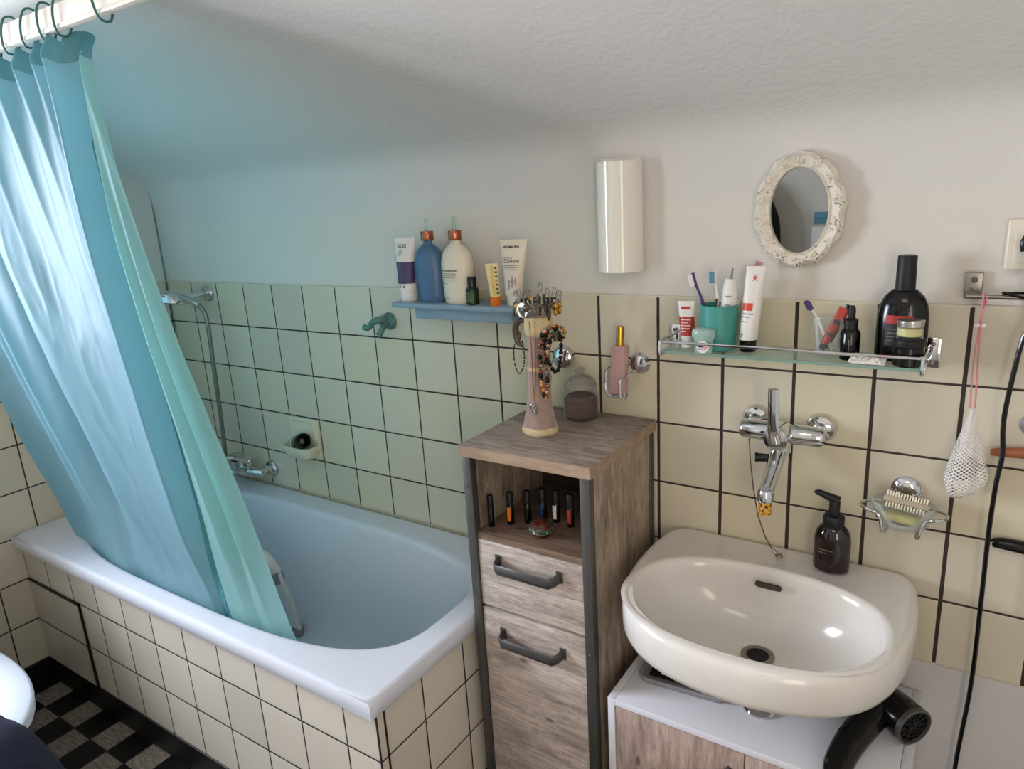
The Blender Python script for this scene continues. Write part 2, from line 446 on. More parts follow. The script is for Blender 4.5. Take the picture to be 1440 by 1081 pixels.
# ------------------------------------------------------------------ room shell
struct('floor', MB().box(-.02, RX + .02, RY, .02, -.06, 0), M['floor'], 0)
struct('wall_back', MB().box(-.1, RX + .1, .008, .1, 0, 2.5), M['paint'], 0)
struct('wall_right', MB().box(RX, RX + .1, RY, .0, 0, 2.5), M['paint'], 0)
struct('wall_rear', MB().box(-.1, RX + .1, RY - .1, RY, 0, 2.5), M['paint'], 0)
WY0, WY1, WZ0, WZ1 = -2.05, -1.0, .95, 1.86      # window opening in the left wall
b = MB()
b.box(-.12, -.008, WY1, .0, 0, 2.5).box(-.12, -.008, RY, WY0, 0, 2.5).box(-.12, -.008, WY0, WY1, 0, WZ0).box(-.12, -.008, WY0, WY1, WZ1, 2.5)
struct('wall_left', b, M['paint'], 0)
b = MB().box(-.008, 0, WY1 + .06, .0, .09, 1.29, .0015).box(-.008, 0, RY, WY1 + .06, .09, .88, .0015)
struct('wall_left_tiles', b, M['tile_left'], 0)
struct('wall_back_tiles', MB().box(0, RX, 0, .008, .54, 1.29, .0015), M['tile'], 0)
struct('wall_back_lower', MB().box(1.62, RX, .001, .008, 0, .54), M['paint_low'], 0)
# sloped ceiling with a soft cove, then flat
prof = [(.008, 1.50), (.006, 1.56), (.0, 1.60), (-.012, 1.628), (-.03, 1.648), (-.055, 1.666), (-.09, 1.684)]
y, z = -.09, 1.684
k = .5
ye = y - (RZ - z) / k
prof += [(y + (ye - y) * i / 6, z + (RZ - z) * i / 6) for i in range(1, 7)] + [(RY, RZ)]
b = MB()
b.loft([[(x, p[0], p[1]) for p in prof] + [(x, RY, RZ + .12), (x, ye, RZ + .12), (x, .05, 1.9), (x, .05, 1.50)] for x in (-.1, RX + .1)])
struct('ceiling', b, M['ceil'], 60)
# rounded plaster fillet where the left wall meets the slope is part of the ceiling sweep
struct('baseboard_left', MB().box(-.008, .008, RY, -.645, 0, .09, .002), M['black_base'], 0)
# window
w = struct('window_1', MB().box(-.10, -.03, WY0, WY0 + .06, WZ0, WZ1, .004).box(-.10, -.03, WY1 - .06, WY1, WZ0, WZ1, .004).box(-.10, -.03, WY0, WY1, WZ0, WZ0 + .06, .004)
           .box(-.10, -.03, WY0, WY1, WZ1 - .06, WZ1, .004).box(-.095, -.035, (WY0 + WY1) / 2 - .03, (WY0 + WY1) / 2 + .03, WZ0, WZ1, .004), M['white_paint'], 30)
obj('window_sill', MB().box(-.11, .03, WY0 - .02, WY1 + .02, WZ0 - .03, WZ0, .006), M['white_paint'], w)
obj('window_pane', MB().box(-.068, -.062, WY0 + .055, WY1 - .055, WZ0 + .055, WZ1 - .055), M['winglass'], w)

# ------------------------------------------------------------------ bathtub and its tiled surround
b = MB().box(0, 1.6, -.665, -.645, .09, .508).box(1.585, 1.6, -.645, .0, .09, .508)
struct('wall_apron_tiles', b, M['tile_tub'], 0)
struct('trim_1', MB().box(1.5985, 1.6025, -.6445, -.6405, .09, .505).box(1.5985, 1.6025, -.6665, -.6640, .09, .505), mat('dark_joint', '201a18', .8), 0)
struct('baseboard_tub', MB().box(.008, 1.605, -.668, -.64, 0, .09, .003).box(1.58, 1.605, -.64, 0, 0, .09, .003), M['black_base'], 0)
# removable inspection panel in the apron: three tiles rows framed by a black joint
t = thing('access_panel', 'tiled inspection panel with a thick black joint at the left end of the tub front', 'panel', (.165, -.667, .09))
obj('tile_face', MB().box(.004, .328, -.669, -.6655, .092, .386, .0015), M['tile_plain'], t, 0)
obj('joint_frame', MB().box(.328, .337, -.671, -.6655, .09, .392).box(.002, .337, -.671, -.6655, .385, .392).box(.004, .328, -.6695, -.6655, .2375, .2415), M['black_base'], t, 0)

def sup(cx, cy, a, b, n, N, z, xs=None):
    out = []
    for i in range(N):
        t = 2 * PI * i / N; c, s_ = math.cos(t), math.sin(t)
        r = (abs(c / a) ** n + abs(s_ / b) ** n) ** (-1 / n)
        out.append(Vector((cx + r * c, cy + r * s_, z)))
    return out
def rectring(x0, x1, y0, y1, cx, cy, N, z, rad=.012):
    out = []
    for i in range(N):
        t = 2 * PI * i / N; c, s_ = math.cos(t), math.sin(t)
        k = min(((x1 - cx) / c if c > 1e-9 else (x0 - cx) / c if c < -1e-9 else 1e9), ((y1 - cy) / s_ if s_ > 1e-9 else (y0 - cy) / s_ if s_ < -1e-9 else 1e9))
        out.append(Vector((cx + k * c, cy + k * s_, z)))
    return out
# angles chosen so that the rectangle's corners are hit exactly
def angs(x0, x1, y0, y1, cx, cy, n=26):
    cs = [math.atan2(y0 - cy, x1 - cx), math.atan2(y1 - cy, x1 - cx), math.atan2(y1 - cy, x0 - cx), math.atan2(y0 - cy, x0 - cx) + 2 * PI]
    cs.append(cs[0] + 2 * PI); out = []
    for a, c in zip(cs, cs[1:]): out += [a + (c - a) * i / n for i in range(n)]
    return out
def ring_at(A, f): return [f(a) for a in A]
TX0, TX1, TY0, TY1, TZ = .002, 1.612, -.688, -.002, .555
tcx, tcy = .85, -.36
A = angs(TX0, TX1, TY0, TY1, tcx, tcy, 30)
def rect(inset, z):
    def f(t):
        c, s_ = math.cos(t), math.sin(t); x0, x1, y0, y1 = TX0 + inset, TX1 - inset, TY0 + inset, TY1 - inset
        k = min(((x1 - tcx) / c if c > 1e-9 else (x0 - tcx) / c if c < -1e-9 else 1e9), ((y1 - tcy) / s_ if s_ > 1e-9 else (y0 - tcy) / s_ if s_ < -1e-9 else 1e9))
        return Vector((tcx + k * c, tcy + k * s_, z))
    return ring_at(A, f)
def basin(inset, z, nn=3.4, insx=None):
    a, bb = .692 - (insx if insx is not None else inset), .267 - inset
    def f(t):
        c, s_ = math.cos(t), math.sin(t); r = (abs(c / a) ** nn + abs(s_ / bb) ** nn) ** (-1 / nn)
        return Vector((tcx + r * c, tcy + r * s_, z))
    return ring_at(A, f)
b = MB()
b.loft([rect(.03, .512), rect(.003, .512), rect(0, .516), rect(0, .545), rect(.003, .552), rect(.009, TZ), rect(.014, TZ),
        basin(-.014, TZ), basin(-.006, TZ - .001), basin(0, TZ - .006), basin(.006, TZ - .02), basin(.022, .46), basin(.04, .35, 3.2, .06), basin(.062, .22, 3.0, .11),
        basin(.085, .165, 2.8, .15), basin(.12, .138, 2.6, .20), basin(.17, .128, 2.4, .3)], False, True)
tub = obj('bathtub', b, M['enamel'], None, 40)
tag(tub, 'white enamel bathtub built into a tiled surround', 'bathtub')
tag(obj('sealant_strip', MB().tube([(.01, -.004, .557), (1.6, -.004, .557)], .004, 6), mat('aged_sealant', 'b3a58a', .6)), 'yellowed sealant strip between the tub rim and the wall tiles', 'sealant')

# ------------------------------------------------------------------ curtain rail, rings, curtain
RYc, RZ0, RZ1 = -.735, 1.888, 1.926
t = thing('curtain_rail', 'flat cream curtain rail above the front edge of the tub', 'curtain rail', (.8, RYc, RZ0))
obj('bar', MB().box(-.006, 1.6, RYc - .007, RYc + .007, RZ0, RZ1, .002), M['rail'], t)
obj('lower_lip', MB().box(-.006, 1.6, RYc - .011, RYc + .009, RZ0 - .006, RZ0 + .002, .002), M['rail'], t)
obj('bracket', MB().box(1.53, 1.57, RYc - .006, RYc + .006, RZ1, 2.02, .002), M['rail'], t)
obj('bracket', MB().box(.30, .34, RYc - .006, RYc + .006, RZ1, 2.02, .002), M['rail'], t)
ring_x = [.10, .26, .44, .64, .75, .845, .93, 1.0, 1.062, 1.205]
ordn = ['first', 'second', 'third', 'fourth', 'fifth', 'sixth', 'seventh', 'eighth', 'ninth', 'tenth']
def ringpts(x, dx):
    a, bz = .017, .034; zc = (RZ0 + RZ1) / 2 - .003
    return [(x + dx * math.sin(2 * PI * i / 20), RYc + a * (abs(math.cos(2 * PI * i / 20)) ** .7) * (1 if math.cos(2 * PI * i / 20) > 0 else -1), zc + bz * math.sin(2 * PI * i / 20)) for i in range(20)]
for i, x in enumerate(ring_x):
    dx = [-.008, -.01, .006, -.008, .008, -.012, -.014, -.004, -.008, .004][i]
    o = obj('curtain_ring', MB().tube(ringpts(x, -dx), .0023, 8, True), M['ring'])
    lab = ('empty dark green curtain ring beyond the curtain end, on the cream rail' if i == 9 else
           'dark green curtain ring holding the curtain at its right corner' if i == 8 else
           'dark green curtain ring on the cream rail, %s from the curtain right corner' % ordn[8 - i])
    tag(o, lab, 'curtain ring', 'curtain rings on the rail')

def G(x, w): return math.exp(-(x / w) ** 2)
def sstep(a, b_, x):
    t = max(0, min(1, (x - a) / (b_ - a))); return t * t * (3 - 2 * t)
def K(x, wl, wr):
    """creased ridge: falls off at different rates to its two sides"""
    w_ = wl if x < 0 else wr
    return math.exp(-(math.sqrt(x * x + (w_ * .12) ** 2) - w_ * .12) / w_)
CX0, CW = .05, 1.035
def valley_s(v): return .985 - .19 * max(0, v) ** .8
def cur(s, v):
    z = 1.883 - 1.45 * v
    x = CX0 + CW * s + v ** 2.3 * (.01 + .20 * s ** 1.5) + v ** 1.4 * .14 * (1 - s) ** 2
    y = -.735 + .118 * sstep(0, .95, v) + .012 * sstep(.9, 1, v)
    y += .04 * s ** 5 * v * v + .05 * (1 - s) ** 4 * sstep(.6, 1, v)
    amp = .036 + .022 * math.sin(PI * min(1, v * 1.1)) - .026 * sstep(.7, .93, v)
    c1 = .48 + .15 * v; c2 = .14 + .24 * v; cv = c1 - .155; ss = valley_s(v); k = (1 - ss) / .2
    g = (1.25 * K(s - c1, .10, .16) + .8 * K(s - c2, .06, .03) + .5 * K(s - c2 - .04, .012, .03) - .75 * G(s - cv, .035) + .6 * K(s - .03, .03, .04)
         + .75 * K(s - ss + .028, .06, .010) - .75 * G(s - ss, .014) + k * .55 * K(s - ss - .40 * (1 - ss), .045 * k, .035 * k) + .45 * k * K(s - ss - .75 * (1 - ss), .02, .012) - .35 * k * G(s - ss - .58 * (1 - ss), .012) - .15 * G(s - 1, .02))
    y -= amp * (g - .42)
    # creases running down from the hooks, and the slack cloth between them
    hk = 0; cr = 0
    for i_, xr in enumerate(ring_x[:9]):
        sr = (xr - CX0) / CW
        hk = max(hk, G(s - sr, .018 + .02 * v))
        cr += (.8 * K(s - sr - .10 * v - .002, .010 + .02 * v, .012 + .02 * v) + .5 * K(s - sr + .09 * v, .012, .010)) * math.exp(-v * 5.5) * sstep(0, .03, v)
    y -= .020 * cr
    y += (.022 * (1 - hk)) * math.exp(-v * 7)
    z -= .020 * (1 - hk) * math.exp(-v * 9)
    # soft creases
    q = noise.noise(Vector((s * 5.5, v * 2.2, 1.3))) * .010
    m_ = sstep(.1, .4, v) * (.4 + .6 * G(s - c1 - .08, .14) + .5 * sstep(.75, 1, v))
    q += (abs(noise.noise(Vector((s * 13 - v * 4, v * 4.5 + s * 3, 5.1)))) - .25) * .009 * m_
    q += (abs(noise.noise(Vector((s * 34 + v * 9, v * 14 - s * 9, 2.1)))) - .25) * .0022 * m_
    y += q * sstep(0, .25, v)
    return Vector((x, y, z))
NS, NV = 300, 150
b = MB().patch(lambda u, v: cur(u * valley_s(v), v), 0, 1, 0, 1, NS, NV)
cur_o = obj('shower_curtain', b, M['curtain'], None, 180, base=False)
obj('side_panel', MB().patch(lambda u, v: cur(valley_s(v) + (1 - valley_s(v)) * u, v), 0, 1, 0, 1, 80, NV), M['curtain_backlit'], cur_o, 180, 'side strip of the curtain, its back-lit mint put into the colour')  # right strip of the same curtain; light coming through is put into its colour
tag(cur_o, 'turquoise fabric shower curtain hanging from the rail into the tub', 'shower curtain')
obj('top_hem', MB().patch(lambda u, v: cur(u, v) + Vector((0, -.0012, 0)), .0, 1, 0, .03, NS, 3), M['hem'], cur_o, 180, 'darker folded top hem')
obj('seam', MB().patch(lambda u, v: cur(valley_s(v) + u, v) + Vector((.0, -.0022, 0)), -.010, .003, .035, 1, 3, NV), M['hem'], cur_o, 180, 'dark strip painting the shade in the fold valley')  # dark strip paints the shaded gap of the fold valley

# ------------------------------------------------------------------ things in and over the bath
# bath support frame behind the curtain
t = thing('bath_stool', 'white folding bath stool inside the tub with grey clamps, half behind the curtain', 'stool', (.70, -.3, .131))
b = MB().tube([(.748, -.205, .165), (.762, -.235, .30), (.775, -.275, .42)], [.019, .020, .021], 12, sq=(1.0, .6))
l = obj('leg', b, M['white'], t)
obj('rubber_foot', MB().lathe([(.02, 0), (.02, .022), (.014, .03)], (.748, -.205, .146), 18), M['greyplastic'], l)
l = obj('leg', MB().tube([(.46, -.22, .16), (.455, -.27, .42)], .015, 12), M['white'], t)
obj('rubber_foot', MB().lathe([(.02, 0), (.02, .022), (.014, .03)], (.46, -.22, .135), 18), M['greyplastic'], l)
obj('rail', MB().tube([(.775, -.275, .42), (.778, -.29, .455), (.755, -.295, .478), (.70, -.298, .482), (.46, -.295, .478), (.455, -.27, .42)], .019, 12, sm=6), M['white'], t)
obj('clamp', MB().tube([(.765, -.262, .385), (.772, -.285, .43)], .024, 14).tube([(.742, -.29, .400), (.775, -.268, .405)], .011, 12), M['greyplastic'], t)
obj('clamp', MB().tube([(.457, -.252, .36), (.455, -.27, .41)], .022, 14), M['greyplastic'], t)

def rosette(b, x, z, r=.03, y0=0, d=.012):
    return b.lathe([(r, 0), (r, .003), (r * .82, d), (r * .45, d + .002), (r * .4, d + .003)], (x, y0, z), 32, YAX)
# shower bracket, hand shower, hose
t = thing('shower_bracket', 'chrome swivel wall bracket for the hand shower at the tub corner', 'bracket', (.25, 0, 1.25))
obj('rosette', rosette(MB(), .25, 1.252, .032), M['chrome'], t)
obj('arm', MB().tube([(.25, -.01, 1.252), (.25, -.055, 1.25), (.243, -.085, 1.245)], [.011, .011, .014], 14, sm=4), M['chrome'], t)
t = thing('hand_shower', 'chrome hand shower with hose hanging at the far corner of the tub', 'hand shower', (.24, -.09, .62))
hd = Matrix.Translation((.178, -.100, 1.246)) @ rotz(.25) @ roty(PI + .10) @ rotx(.15)
obj('head', MB().lathe([(.022, -.026), (.046, -.018), (.055, -.004), (.056, .014), (.05, .019)], (0, 0, 0), 30, hd), M['chrome'], t)
obj('handle', MB().tube([(.19, -.10, 1.252), (.225, -.097, 1.250), (.262, -.092, 1.243), (.295, -.088, 1.232), (.315, -.085, 1.222)], [.020, .016, .0135, .012, .010], 14, sm=5), M['chrome'], t)
obj('hose', MB().tube([(.315, -.085, 1.222), (.333, -.083, 1.20), (.338, -.08, 1.15), (.315, -.07, 1.0), (.292, -.06, .85), (.275, -.055, .72), (.262, -.055, .62), (.25, -.06, .565)], .0078, 12, sm=8), M['steel'], t)
# bath mixer
t = thing('bath_mixer', 'chrome bath mixer tap on the wall over the tub end', 'tap', (.36, 0, .615))
obj('rosette', rosette(MB(), .463, .618, .032), M['chrome'], t)
obj('rosette', rosette(MB(), .313, .618, .032), M['chrome'], t)
obj('body', MB().tube([(.463, -.012, .618), (.463, -.03, .618)], .017, 16).tube([(.463, -.03, .618), (.458, -.055, .619), (.43, -.066, .622), (.40, -.070, .625)], [.014, .014, .015, .018], 16, sm=5)
    .tube([(.313, -.012, .618), (.315, -.05, .62), (.34, -.07, .625)], [.014, .014, .018], 16, sm=4)
    .tube([(.425, -.072, .626), (.32, -.072, .626)], .024, 20).tube([(.375, -.072, .662), (.375, -.072, .62)], .027, 22), M['chrome'], t)
obj('lever', MB().box(.335, .43, -.095, -.05, .664, .682, .006).tube([(.37, -.09, .675), (.35, -.13, .685), (.335, -.16, .688)], [.012, .010, .008], 12, sq=(.5, 1)), M['chrome'], t)
obj('spout', MB().tube([(.335, -.08, .61), (.335, -.12, .60), (.335, -.16, .58), (.335, -.17, .56)], [.016, .015, .014, .014], 14, sm=4), M['chrome'], t)
obj('hose_outlet', MB().tube([(.30, -.072, .62), (.268, -.062, .60), (.252, -.06, .575)], [.013, .011, .010], 12, sm=3), M['chrome'], t)
# ceramic soap dish
t = thing('soap_dish', 'cream ceramic soap dish set into the tiles above the tub', 'soap dish', (.68, 0, .70))
b = MB().box(.604, .746, -.010, .001, .700, .838, .004)
obj('back_plate', b, M['cream_ceramic'], t)
b = MB()
def dishring(k, z, d):
    a_, d_ = .074 * k, .066 * k + d; out = []
    for i in range(29):
        q = PI * i / 28; c, s_ = math.cos(q), math.sin(q); r = (abs(c) ** 5 + abs(s_) ** 5) ** (-1 / 5)
        out.append(Vector((.676 + a_ * r * c, -.004 - d_ * r * s_, z)))
    return out
b.loft([dishring(.72, .708, 0), dishring(.86, .716, 0), dishring(1.0, .748, 0), dishring(1.0, .753, 0), dishring(.93, .752, 0), dishring(.82, .724, 0), dishring(.6, .719, 0)], True, True)
obj('tray', b, M['cream_ceramic'], t)
obj('panel_rim', MB().tube([(.620, -.011, .772), (.620, -.011, .822), (.630, -.011, .829), (.720, -.011, .829), (.730, -.011, .822), (.730, -.011, .772)], .004, 8), M['cream_ceramic'], t)
t = thing('green_pot', 'dark green glass pot lying tilted in the ceramic soap dish', 'pot', (.70, -.04, .724))
T = tr(.688, -.038, .765) @ rotz(-.38) @ roty(1.2)
obj('pot_body', MB().lathe([(.022, -.036), (.026, -.03), (.0265, .034), (.025, .038), (.022, .036), (.021, -.02), (.01, -.026)], (0, 0, 0), 28, T), M['darkgreen'], t)
obj('pale_rim', MB().lathe([(.0268, -.032), (.0285, -.029), (.0268, -.026)], (0, 0, 0), 28, T, cap0=False, cap1=False), M['frost'], t)
# green robe hook
t = thing('robe_hook', 'small grey-green double robe hook on the tiles left of the blue shelf', 'hook', (1.115, 0, 1.185))
obj('base_plate', MB().lathe([(.026, 0), (.026, .004), (.02, .012), (.012, .014)], (1.118, 0, 1.192), 28, YAX), M['hookgreen'], t)
obj('prong', MB().tube([(1.118, -.01, 1.198), (1.108, -.035, 1.20), (1.09, -.045, 1.192), (1.078, -.05, 1.178), (1.062, -.052, 1.180)], [.012, .011, .009, .008, .009], 12, sm=5), M['hookgreen'], t)
obj('prong', MB().tube([(1.118, -.01, 1.19), (1.12, -.035, 1.178), (1.118, -.045, 1.162), (1.112, -.052, 1.158)], [.011, .009, .008, .008], 12, sm=5), M['hookgreen'], t)

# ------------------------------------------------------------------ blue wall shelf and its contents
BZ = 1.2655
t = thing('wall_shelf', 'narrow pale blue painted shelf on the tiles, holding bath bottles', 'shelf', (1.43, 0, BZ - .06))
obj('board', MB().box(1.222, 1.635, -.098, -.0, BZ - .014, BZ, .004), M['blueshelf'], t)
obj('drawer_front', MB().box(1.285, 1.60, -.075, -.0, BZ - .045, BZ - .014, .004), M['blueshelf'], t)

def cylfn(cx, cy, rf, off=.0004, a0=-PI / 2):
    """(arc metres, height) -> point just off a round body, angle 0 towards the room"""
    def f(u, v):
        r = rf(v) + off; a = a0 + u / r
        return Vector((cx + r * math.cos(a), cy + r * math.sin(a), v))
    return f
def lerpprof(prof):
    def f(z):
        for (r0, z0), (r1, z1) in zip(prof, prof[1:]):
            if z0 <= z <= z1 and z1 > z0: return r0 + (r1 - r0) * (z - z0) / (z1 - z0)
        return prof[-1][0]
    return f
def squeeze_tube(b, cx, cy, z0, z1, r, w_top, rot=0, tx=0, ty=0, n=12, r0=None, seg=28):
    """round at z0, flat crimp at z1; rot turns the flat about z; tx, ty lean of the top"""
    rings = []
    for i in range(n + 1):
        k = i / n; z = z0 + (z1 - z0) * k
        e = k ** 1.3
        a = (r0 or r) * (1 - e) + w_top * e; d = r * (1 - e) ** .9 + .0015 * e + .0008
        rings.append([Vector((cx + tx * k + a * math.cos(q) * math.cos(rot) - d * math.sin(q) * math.sin(rot), cy + ty * k + a * math.cos(q) * math.sin(rot) + d * math.sin(q) * math.cos(rot), z)) for q in [2 * PI * j / seg for j in range(seg)]])
    b.loft(rings); return b
def tubefn(cx, cy, z0, z1, r, w_top, rot=0, tx=0, ty=0, off=.0005, r0=None):
    """u = metres across the face (towards the room), v = height"""
    def f(u, v):
        k = max(0, min(1, (v - z0) / (z1 - z0))); e = k ** 1.3
        a = (r0 or r) * (1 - e) + w_top * e; d = r * (1 - e) ** .9 + .0015 * e + .0008
        q = -PI / 2 + math.asin(max(-1, min(1, u / a)))
        X = (a + off) * math.cos(q); Y = (d + off) * math.sin(q)
        return Vector((cx + tx * k + X * math.cos(rot) - Y * math.sin(rot), cy + ty * k + X * math.sin(rot) + Y * math.cos(rot), v))
    return f
def bars(b, fn, u0, widths, v0, step, h=.0014, nu=6):
    for i, w_ in enumerate(widths): b.patch(fn, u0, u0 + w_, v0 - i * step, v0 - i * step + h, nu, 1)
    return b

# white and plum tube
cx, cy = 1.252, -.052
t = thing('cream_tube', 'white and plum squeeze tube standing on its cap, left end of the blue shelf', 'tube', (cx, cy, BZ))
obj('cap', MB().lathe([(.024, BZ), (.025, BZ + .002), (.026, BZ + .028), (.025, BZ + .030)], (cx, cy, 0), 28), M['white'], t)
ta = (cx, cy, BZ + .030, BZ + .168, .0275, .030, .35, -.004, .004)
obj('tube_body', squeeze_tube(MB(), *ta), M['white'], t)
f = tubefn(*ta)
obj('plum_band', MB().patch(f, -.0278, .0278, BZ + .048, BZ + .105, 14, 6), M['purple'], t, label='plum purple printed band')
fb = tubefn(*ta, off=.0009)
obj('lettering', MB().text('SOS', .014, fb, -.018, BZ + .142, bold=.0004), M['ink'], t)
obj('small_print', bars(MB(), fb, -.016, [.012, .010, .004], BZ + .133, .006), M['ink'], t)
obj('round_symbol', MB().prism([(.0034 * math.cos(2 * PI * i / 14), .0034 * math.sin(2 * PI * i / 14)) for i in range(14)], lambda p: fb(-.015 + p[0], BZ + .041 + p[1]), lambda p: fb(-.015 + p[0], BZ + .041 + p[1]) + Vector((0, -.0003, 0))), M['ink'], t)
obj('person_symbol', MB().patch(fb, -.006, .0, BZ + .037, BZ + .039, 2, 1).patch(fb, -.0042, -.0012, BZ + .041, BZ + .044, 2, 1), M['ink'], t)
obj('band_print', bars(MB(), fb, -.016, [.004, .006, .003, .005, .007, .004], BZ + .095, .008, .003, 2), M['greyink'], t)

def pump_bottle(label, cx, cy, m, W=.046, D=.032):
    t = thing('pump_bottle', label, 'bottle', (cx, cy, BZ), 'pump bottles on the blue shelf')
    pr = [(.84, 0), (.9, .003), (.93, .02), (.985, .07), (1.0, .095), (.97, .112), (.86, .128), (.66, .140), (.42, .148), (.30, .152), (.29, .160)]
    b = MB(); b.lathe([(r * W, BZ + z) for r, z in pr], (cx, cy, 0), 36, sy=D / W)
    # a flattened bottle turned a little towards the room
    obj('bottle_body', b, m, t)
    obj('collar', MB().lathe([(.0165, BZ + .160), (.017, BZ + .161), (.017, BZ + .183), (.0165, BZ + .184), (.010, BZ + .184)], (cx, cy, 0), 28), M['copper'], t, label='copper coloured collar')
    obj('pump_stem', MB().lathe([(.007, BZ + .183), (.006, BZ + .186), (.004, BZ + .188), (.004, BZ + .207), (.0035, BZ + .216)], (cx, cy, 0), 14)
        .tube([(cx, cy, BZ + .2125), (cx - .012, cy + .014, BZ + .2135), (cx - .02, cy + .024, BZ + .209)], [.004, .0035, .003], 10), M['frost'], t)
    rf = lerpprof([(r * W, BZ + z) for r, z in pr])
    def fn(u, v):
        r = rf(v); a = -PI / 2 + u / (W * .86)
        return Vector((cx + (r + .0004) * math.cos(a), cy + (r + .0006) * D / W * math.sin(a), v))
    return t, fn
t, fn = pump_bottle('denim blue pump bottle with a copper collar, on the pale blue shelf', 1.332, -.052, M['bluebot'])
obj('lettering', MB().patch(fn, -.026, -.021, BZ + .012, BZ + .044, 2, 4), M['inkblue'], t)
t, fn = pump_bottle('cream pump bottle with a copper collar and dark lettering, on the pale blue shelf', 1.424, -.052, M['cream'])
obj('lettering', MB().text('hair conditioner', .0085, fn, -.036, BZ + .083, bold=.00015), M['ink'], t)
obj('small_print', bars(MB(), fn, -.035, [.05, .05, .047, .052, .042, .025], BZ + .077, .0052, .0011, 8), M['ink'], t)
obj('volume_print', MB().text('500 ml', .006, fn, -.026, BZ + .012), M['ink'], t)
# tiny dark green bottle
cx, cy = 1.484, -.074
t = thing('oil_bottle', 'tiny dark green oil bottle with black cap beside the cream pump bottle', 'bottle', (cx, cy, BZ))
obj('bottle_body', MB().lathe([(.015, BZ), (.0165, BZ + .002), (.0165, BZ + .038), (.013, BZ + .044), (.010, BZ + .046)], (cx, cy, 0), 26), M['darkgreen'], t)
obj('cap', MB().lathe([(.0115, BZ + .045), (.0115, BZ + .068), (.0105, BZ + .070)], (cx, cy, 0), 26), M['black'], t)
obj('paper_label', MB().patch(cylfn(cx, cy, lambda v: .0165), -.014, .012, BZ + .008, BZ + .034, 8, 1), M['greenlabel'], t)
# lip balm tube
cx, cy = 1.552, -.072
t = thing('balm_tube', 'slim pale yellow tube standing on an orange cap on the blue shelf', 'tube', (cx, cy, BZ))
obj('cap', MB().lathe([(.0135, BZ), (.014, BZ + .001), (.0142, BZ + .022), (.0135, BZ + .023)], (cx, cy, 0), 26), M['orange'], t, label='orange screw cap')
ta = (cx, cy, BZ + .023, BZ + .103, .0132, .0165, .5, -.006, .0)
obj('tube_body', squeeze_tube(MB(), *ta), M['yellow'], t)
fb = tubefn(*ta, off=.0006)
obj('gold_stripe', MB().patch(fb, -.003, .0035, BZ + .026, BZ + .098, 2, 6), M['goldprint'], t)
obj('lettering', bars(MB(), fb, .006, [.004, .006, .005, .003, .006, .004, .005], BZ + .09, .010, .004, 2), M['ink'], t)
# tall cream tube
cx, cy = 1.594, -.05
t = thing('lotion_tube', 'tall pearly cream squeeze tube with grey lettering, right end of the blue shelf', 'tube', (cx, cy, BZ))
ta = (cx, cy, BZ + .025, BZ + .158, .022, .036, .25, .006, 0)
obj('cap', MB().lathe([(.018, BZ), (.0185, BZ + .024), (.018, BZ + .026)], (cx, cy, 0), 26), M['white'], t)
obj('tube_body', squeeze_tube(MB(), *ta), M['cream'], t)
fb = tubefn(*ta, off=.0007)
obj('lettering', MB().text('AROMA SPA', .0078, fb, -.026, BZ + .139, bold=.0003), M['ink'], t)
obj('small_print', bars(MB().text('BODY', .0085, fb, -.022, BZ + .112).text('CLEANSER', .0085, fb, -.022, BZ + .104, bold=.0002), fb, -.022, [.04, .042, .034], BZ + .097, .005, .0012, 8), M['ink'], t)
obj('flower_print', MB().patch(fb, .0, .004, BZ + .045, BZ + .072, 2, 2).patch(fb, -.008, -.004, BZ + .04, BZ + .062, 2, 2).patch(fb, .008, .011, BZ + .05, BZ + .068, 2, 2).patch(fb, -.004, .009, BZ + .058, BZ + .061, 3, 1), mat('lilac_print', 'a89aa8', .5), t)

# ------------------------------------------------------------------ wall lamp, mirror
t = thing('wall_lamp', 'white half-round opal glass wall lamp above the tall cabinet', 'lamp', (1.865, 0, 1.345))
pts = [(1.865 + .052 * math.cos(a), -.004 - .056 * math.sin(a) ** .9) for a in [PI * i / 24 for i in range(25)]]
obj('glass_shade', MB().prism(pts, lambda p: Vector((p[0], p[1], 1.347)), lambda p: Vector((p[0], p[1], 1.586))), M['lamp'], t)
obj('wall_plate', MB().box(1.818, 1.912, -.006, .008, 1.352, 1.594, .002), M['white_paint'], t)
# mirror
mcx, mcz, ma, mb_ = 2.2465, 1.467, .0845, .1085
t = thing('oval_mirror', 'oval wall mirror in a distressed white scrolled frame', 'mirror', (mcx, 0, mcz - mb_))
ia, ib = .0545, .0815
def ell(a, bq, y_, lob=0, N=144):
    out = []
    for i in range(N):
        q = 2 * PI * i / N
        k = 1 + lob * (abs(math.sin(q * 5 + .5)) - .45 + .35 * math.sin(q * 21) * .5)
        out.append(Vector((mcx + a * k * math.cos(q), y_, mcz + bq * k * math.sin(q))))
    return out
b = MB()
b.loft([ell(ma * .96, mb_ * .965, .006, .05), ell(ma, mb_, -.004, .06), ell(ma * .985, mb_ * .985, -.014, .07), ell(ma * .9, mb_ * .92, -.022, .05), ell(ma * .8, mb_ * .85, -.018, .02), ell(ia * 1.09, ib * 1.06, -.014), ell(ia * 1.03, ib * 1.02, -.017), ell(ia, ib, -.014), ell(ia, ib, -.006)], False, False)
fr = obj('frame', b, M['mframe'], t)
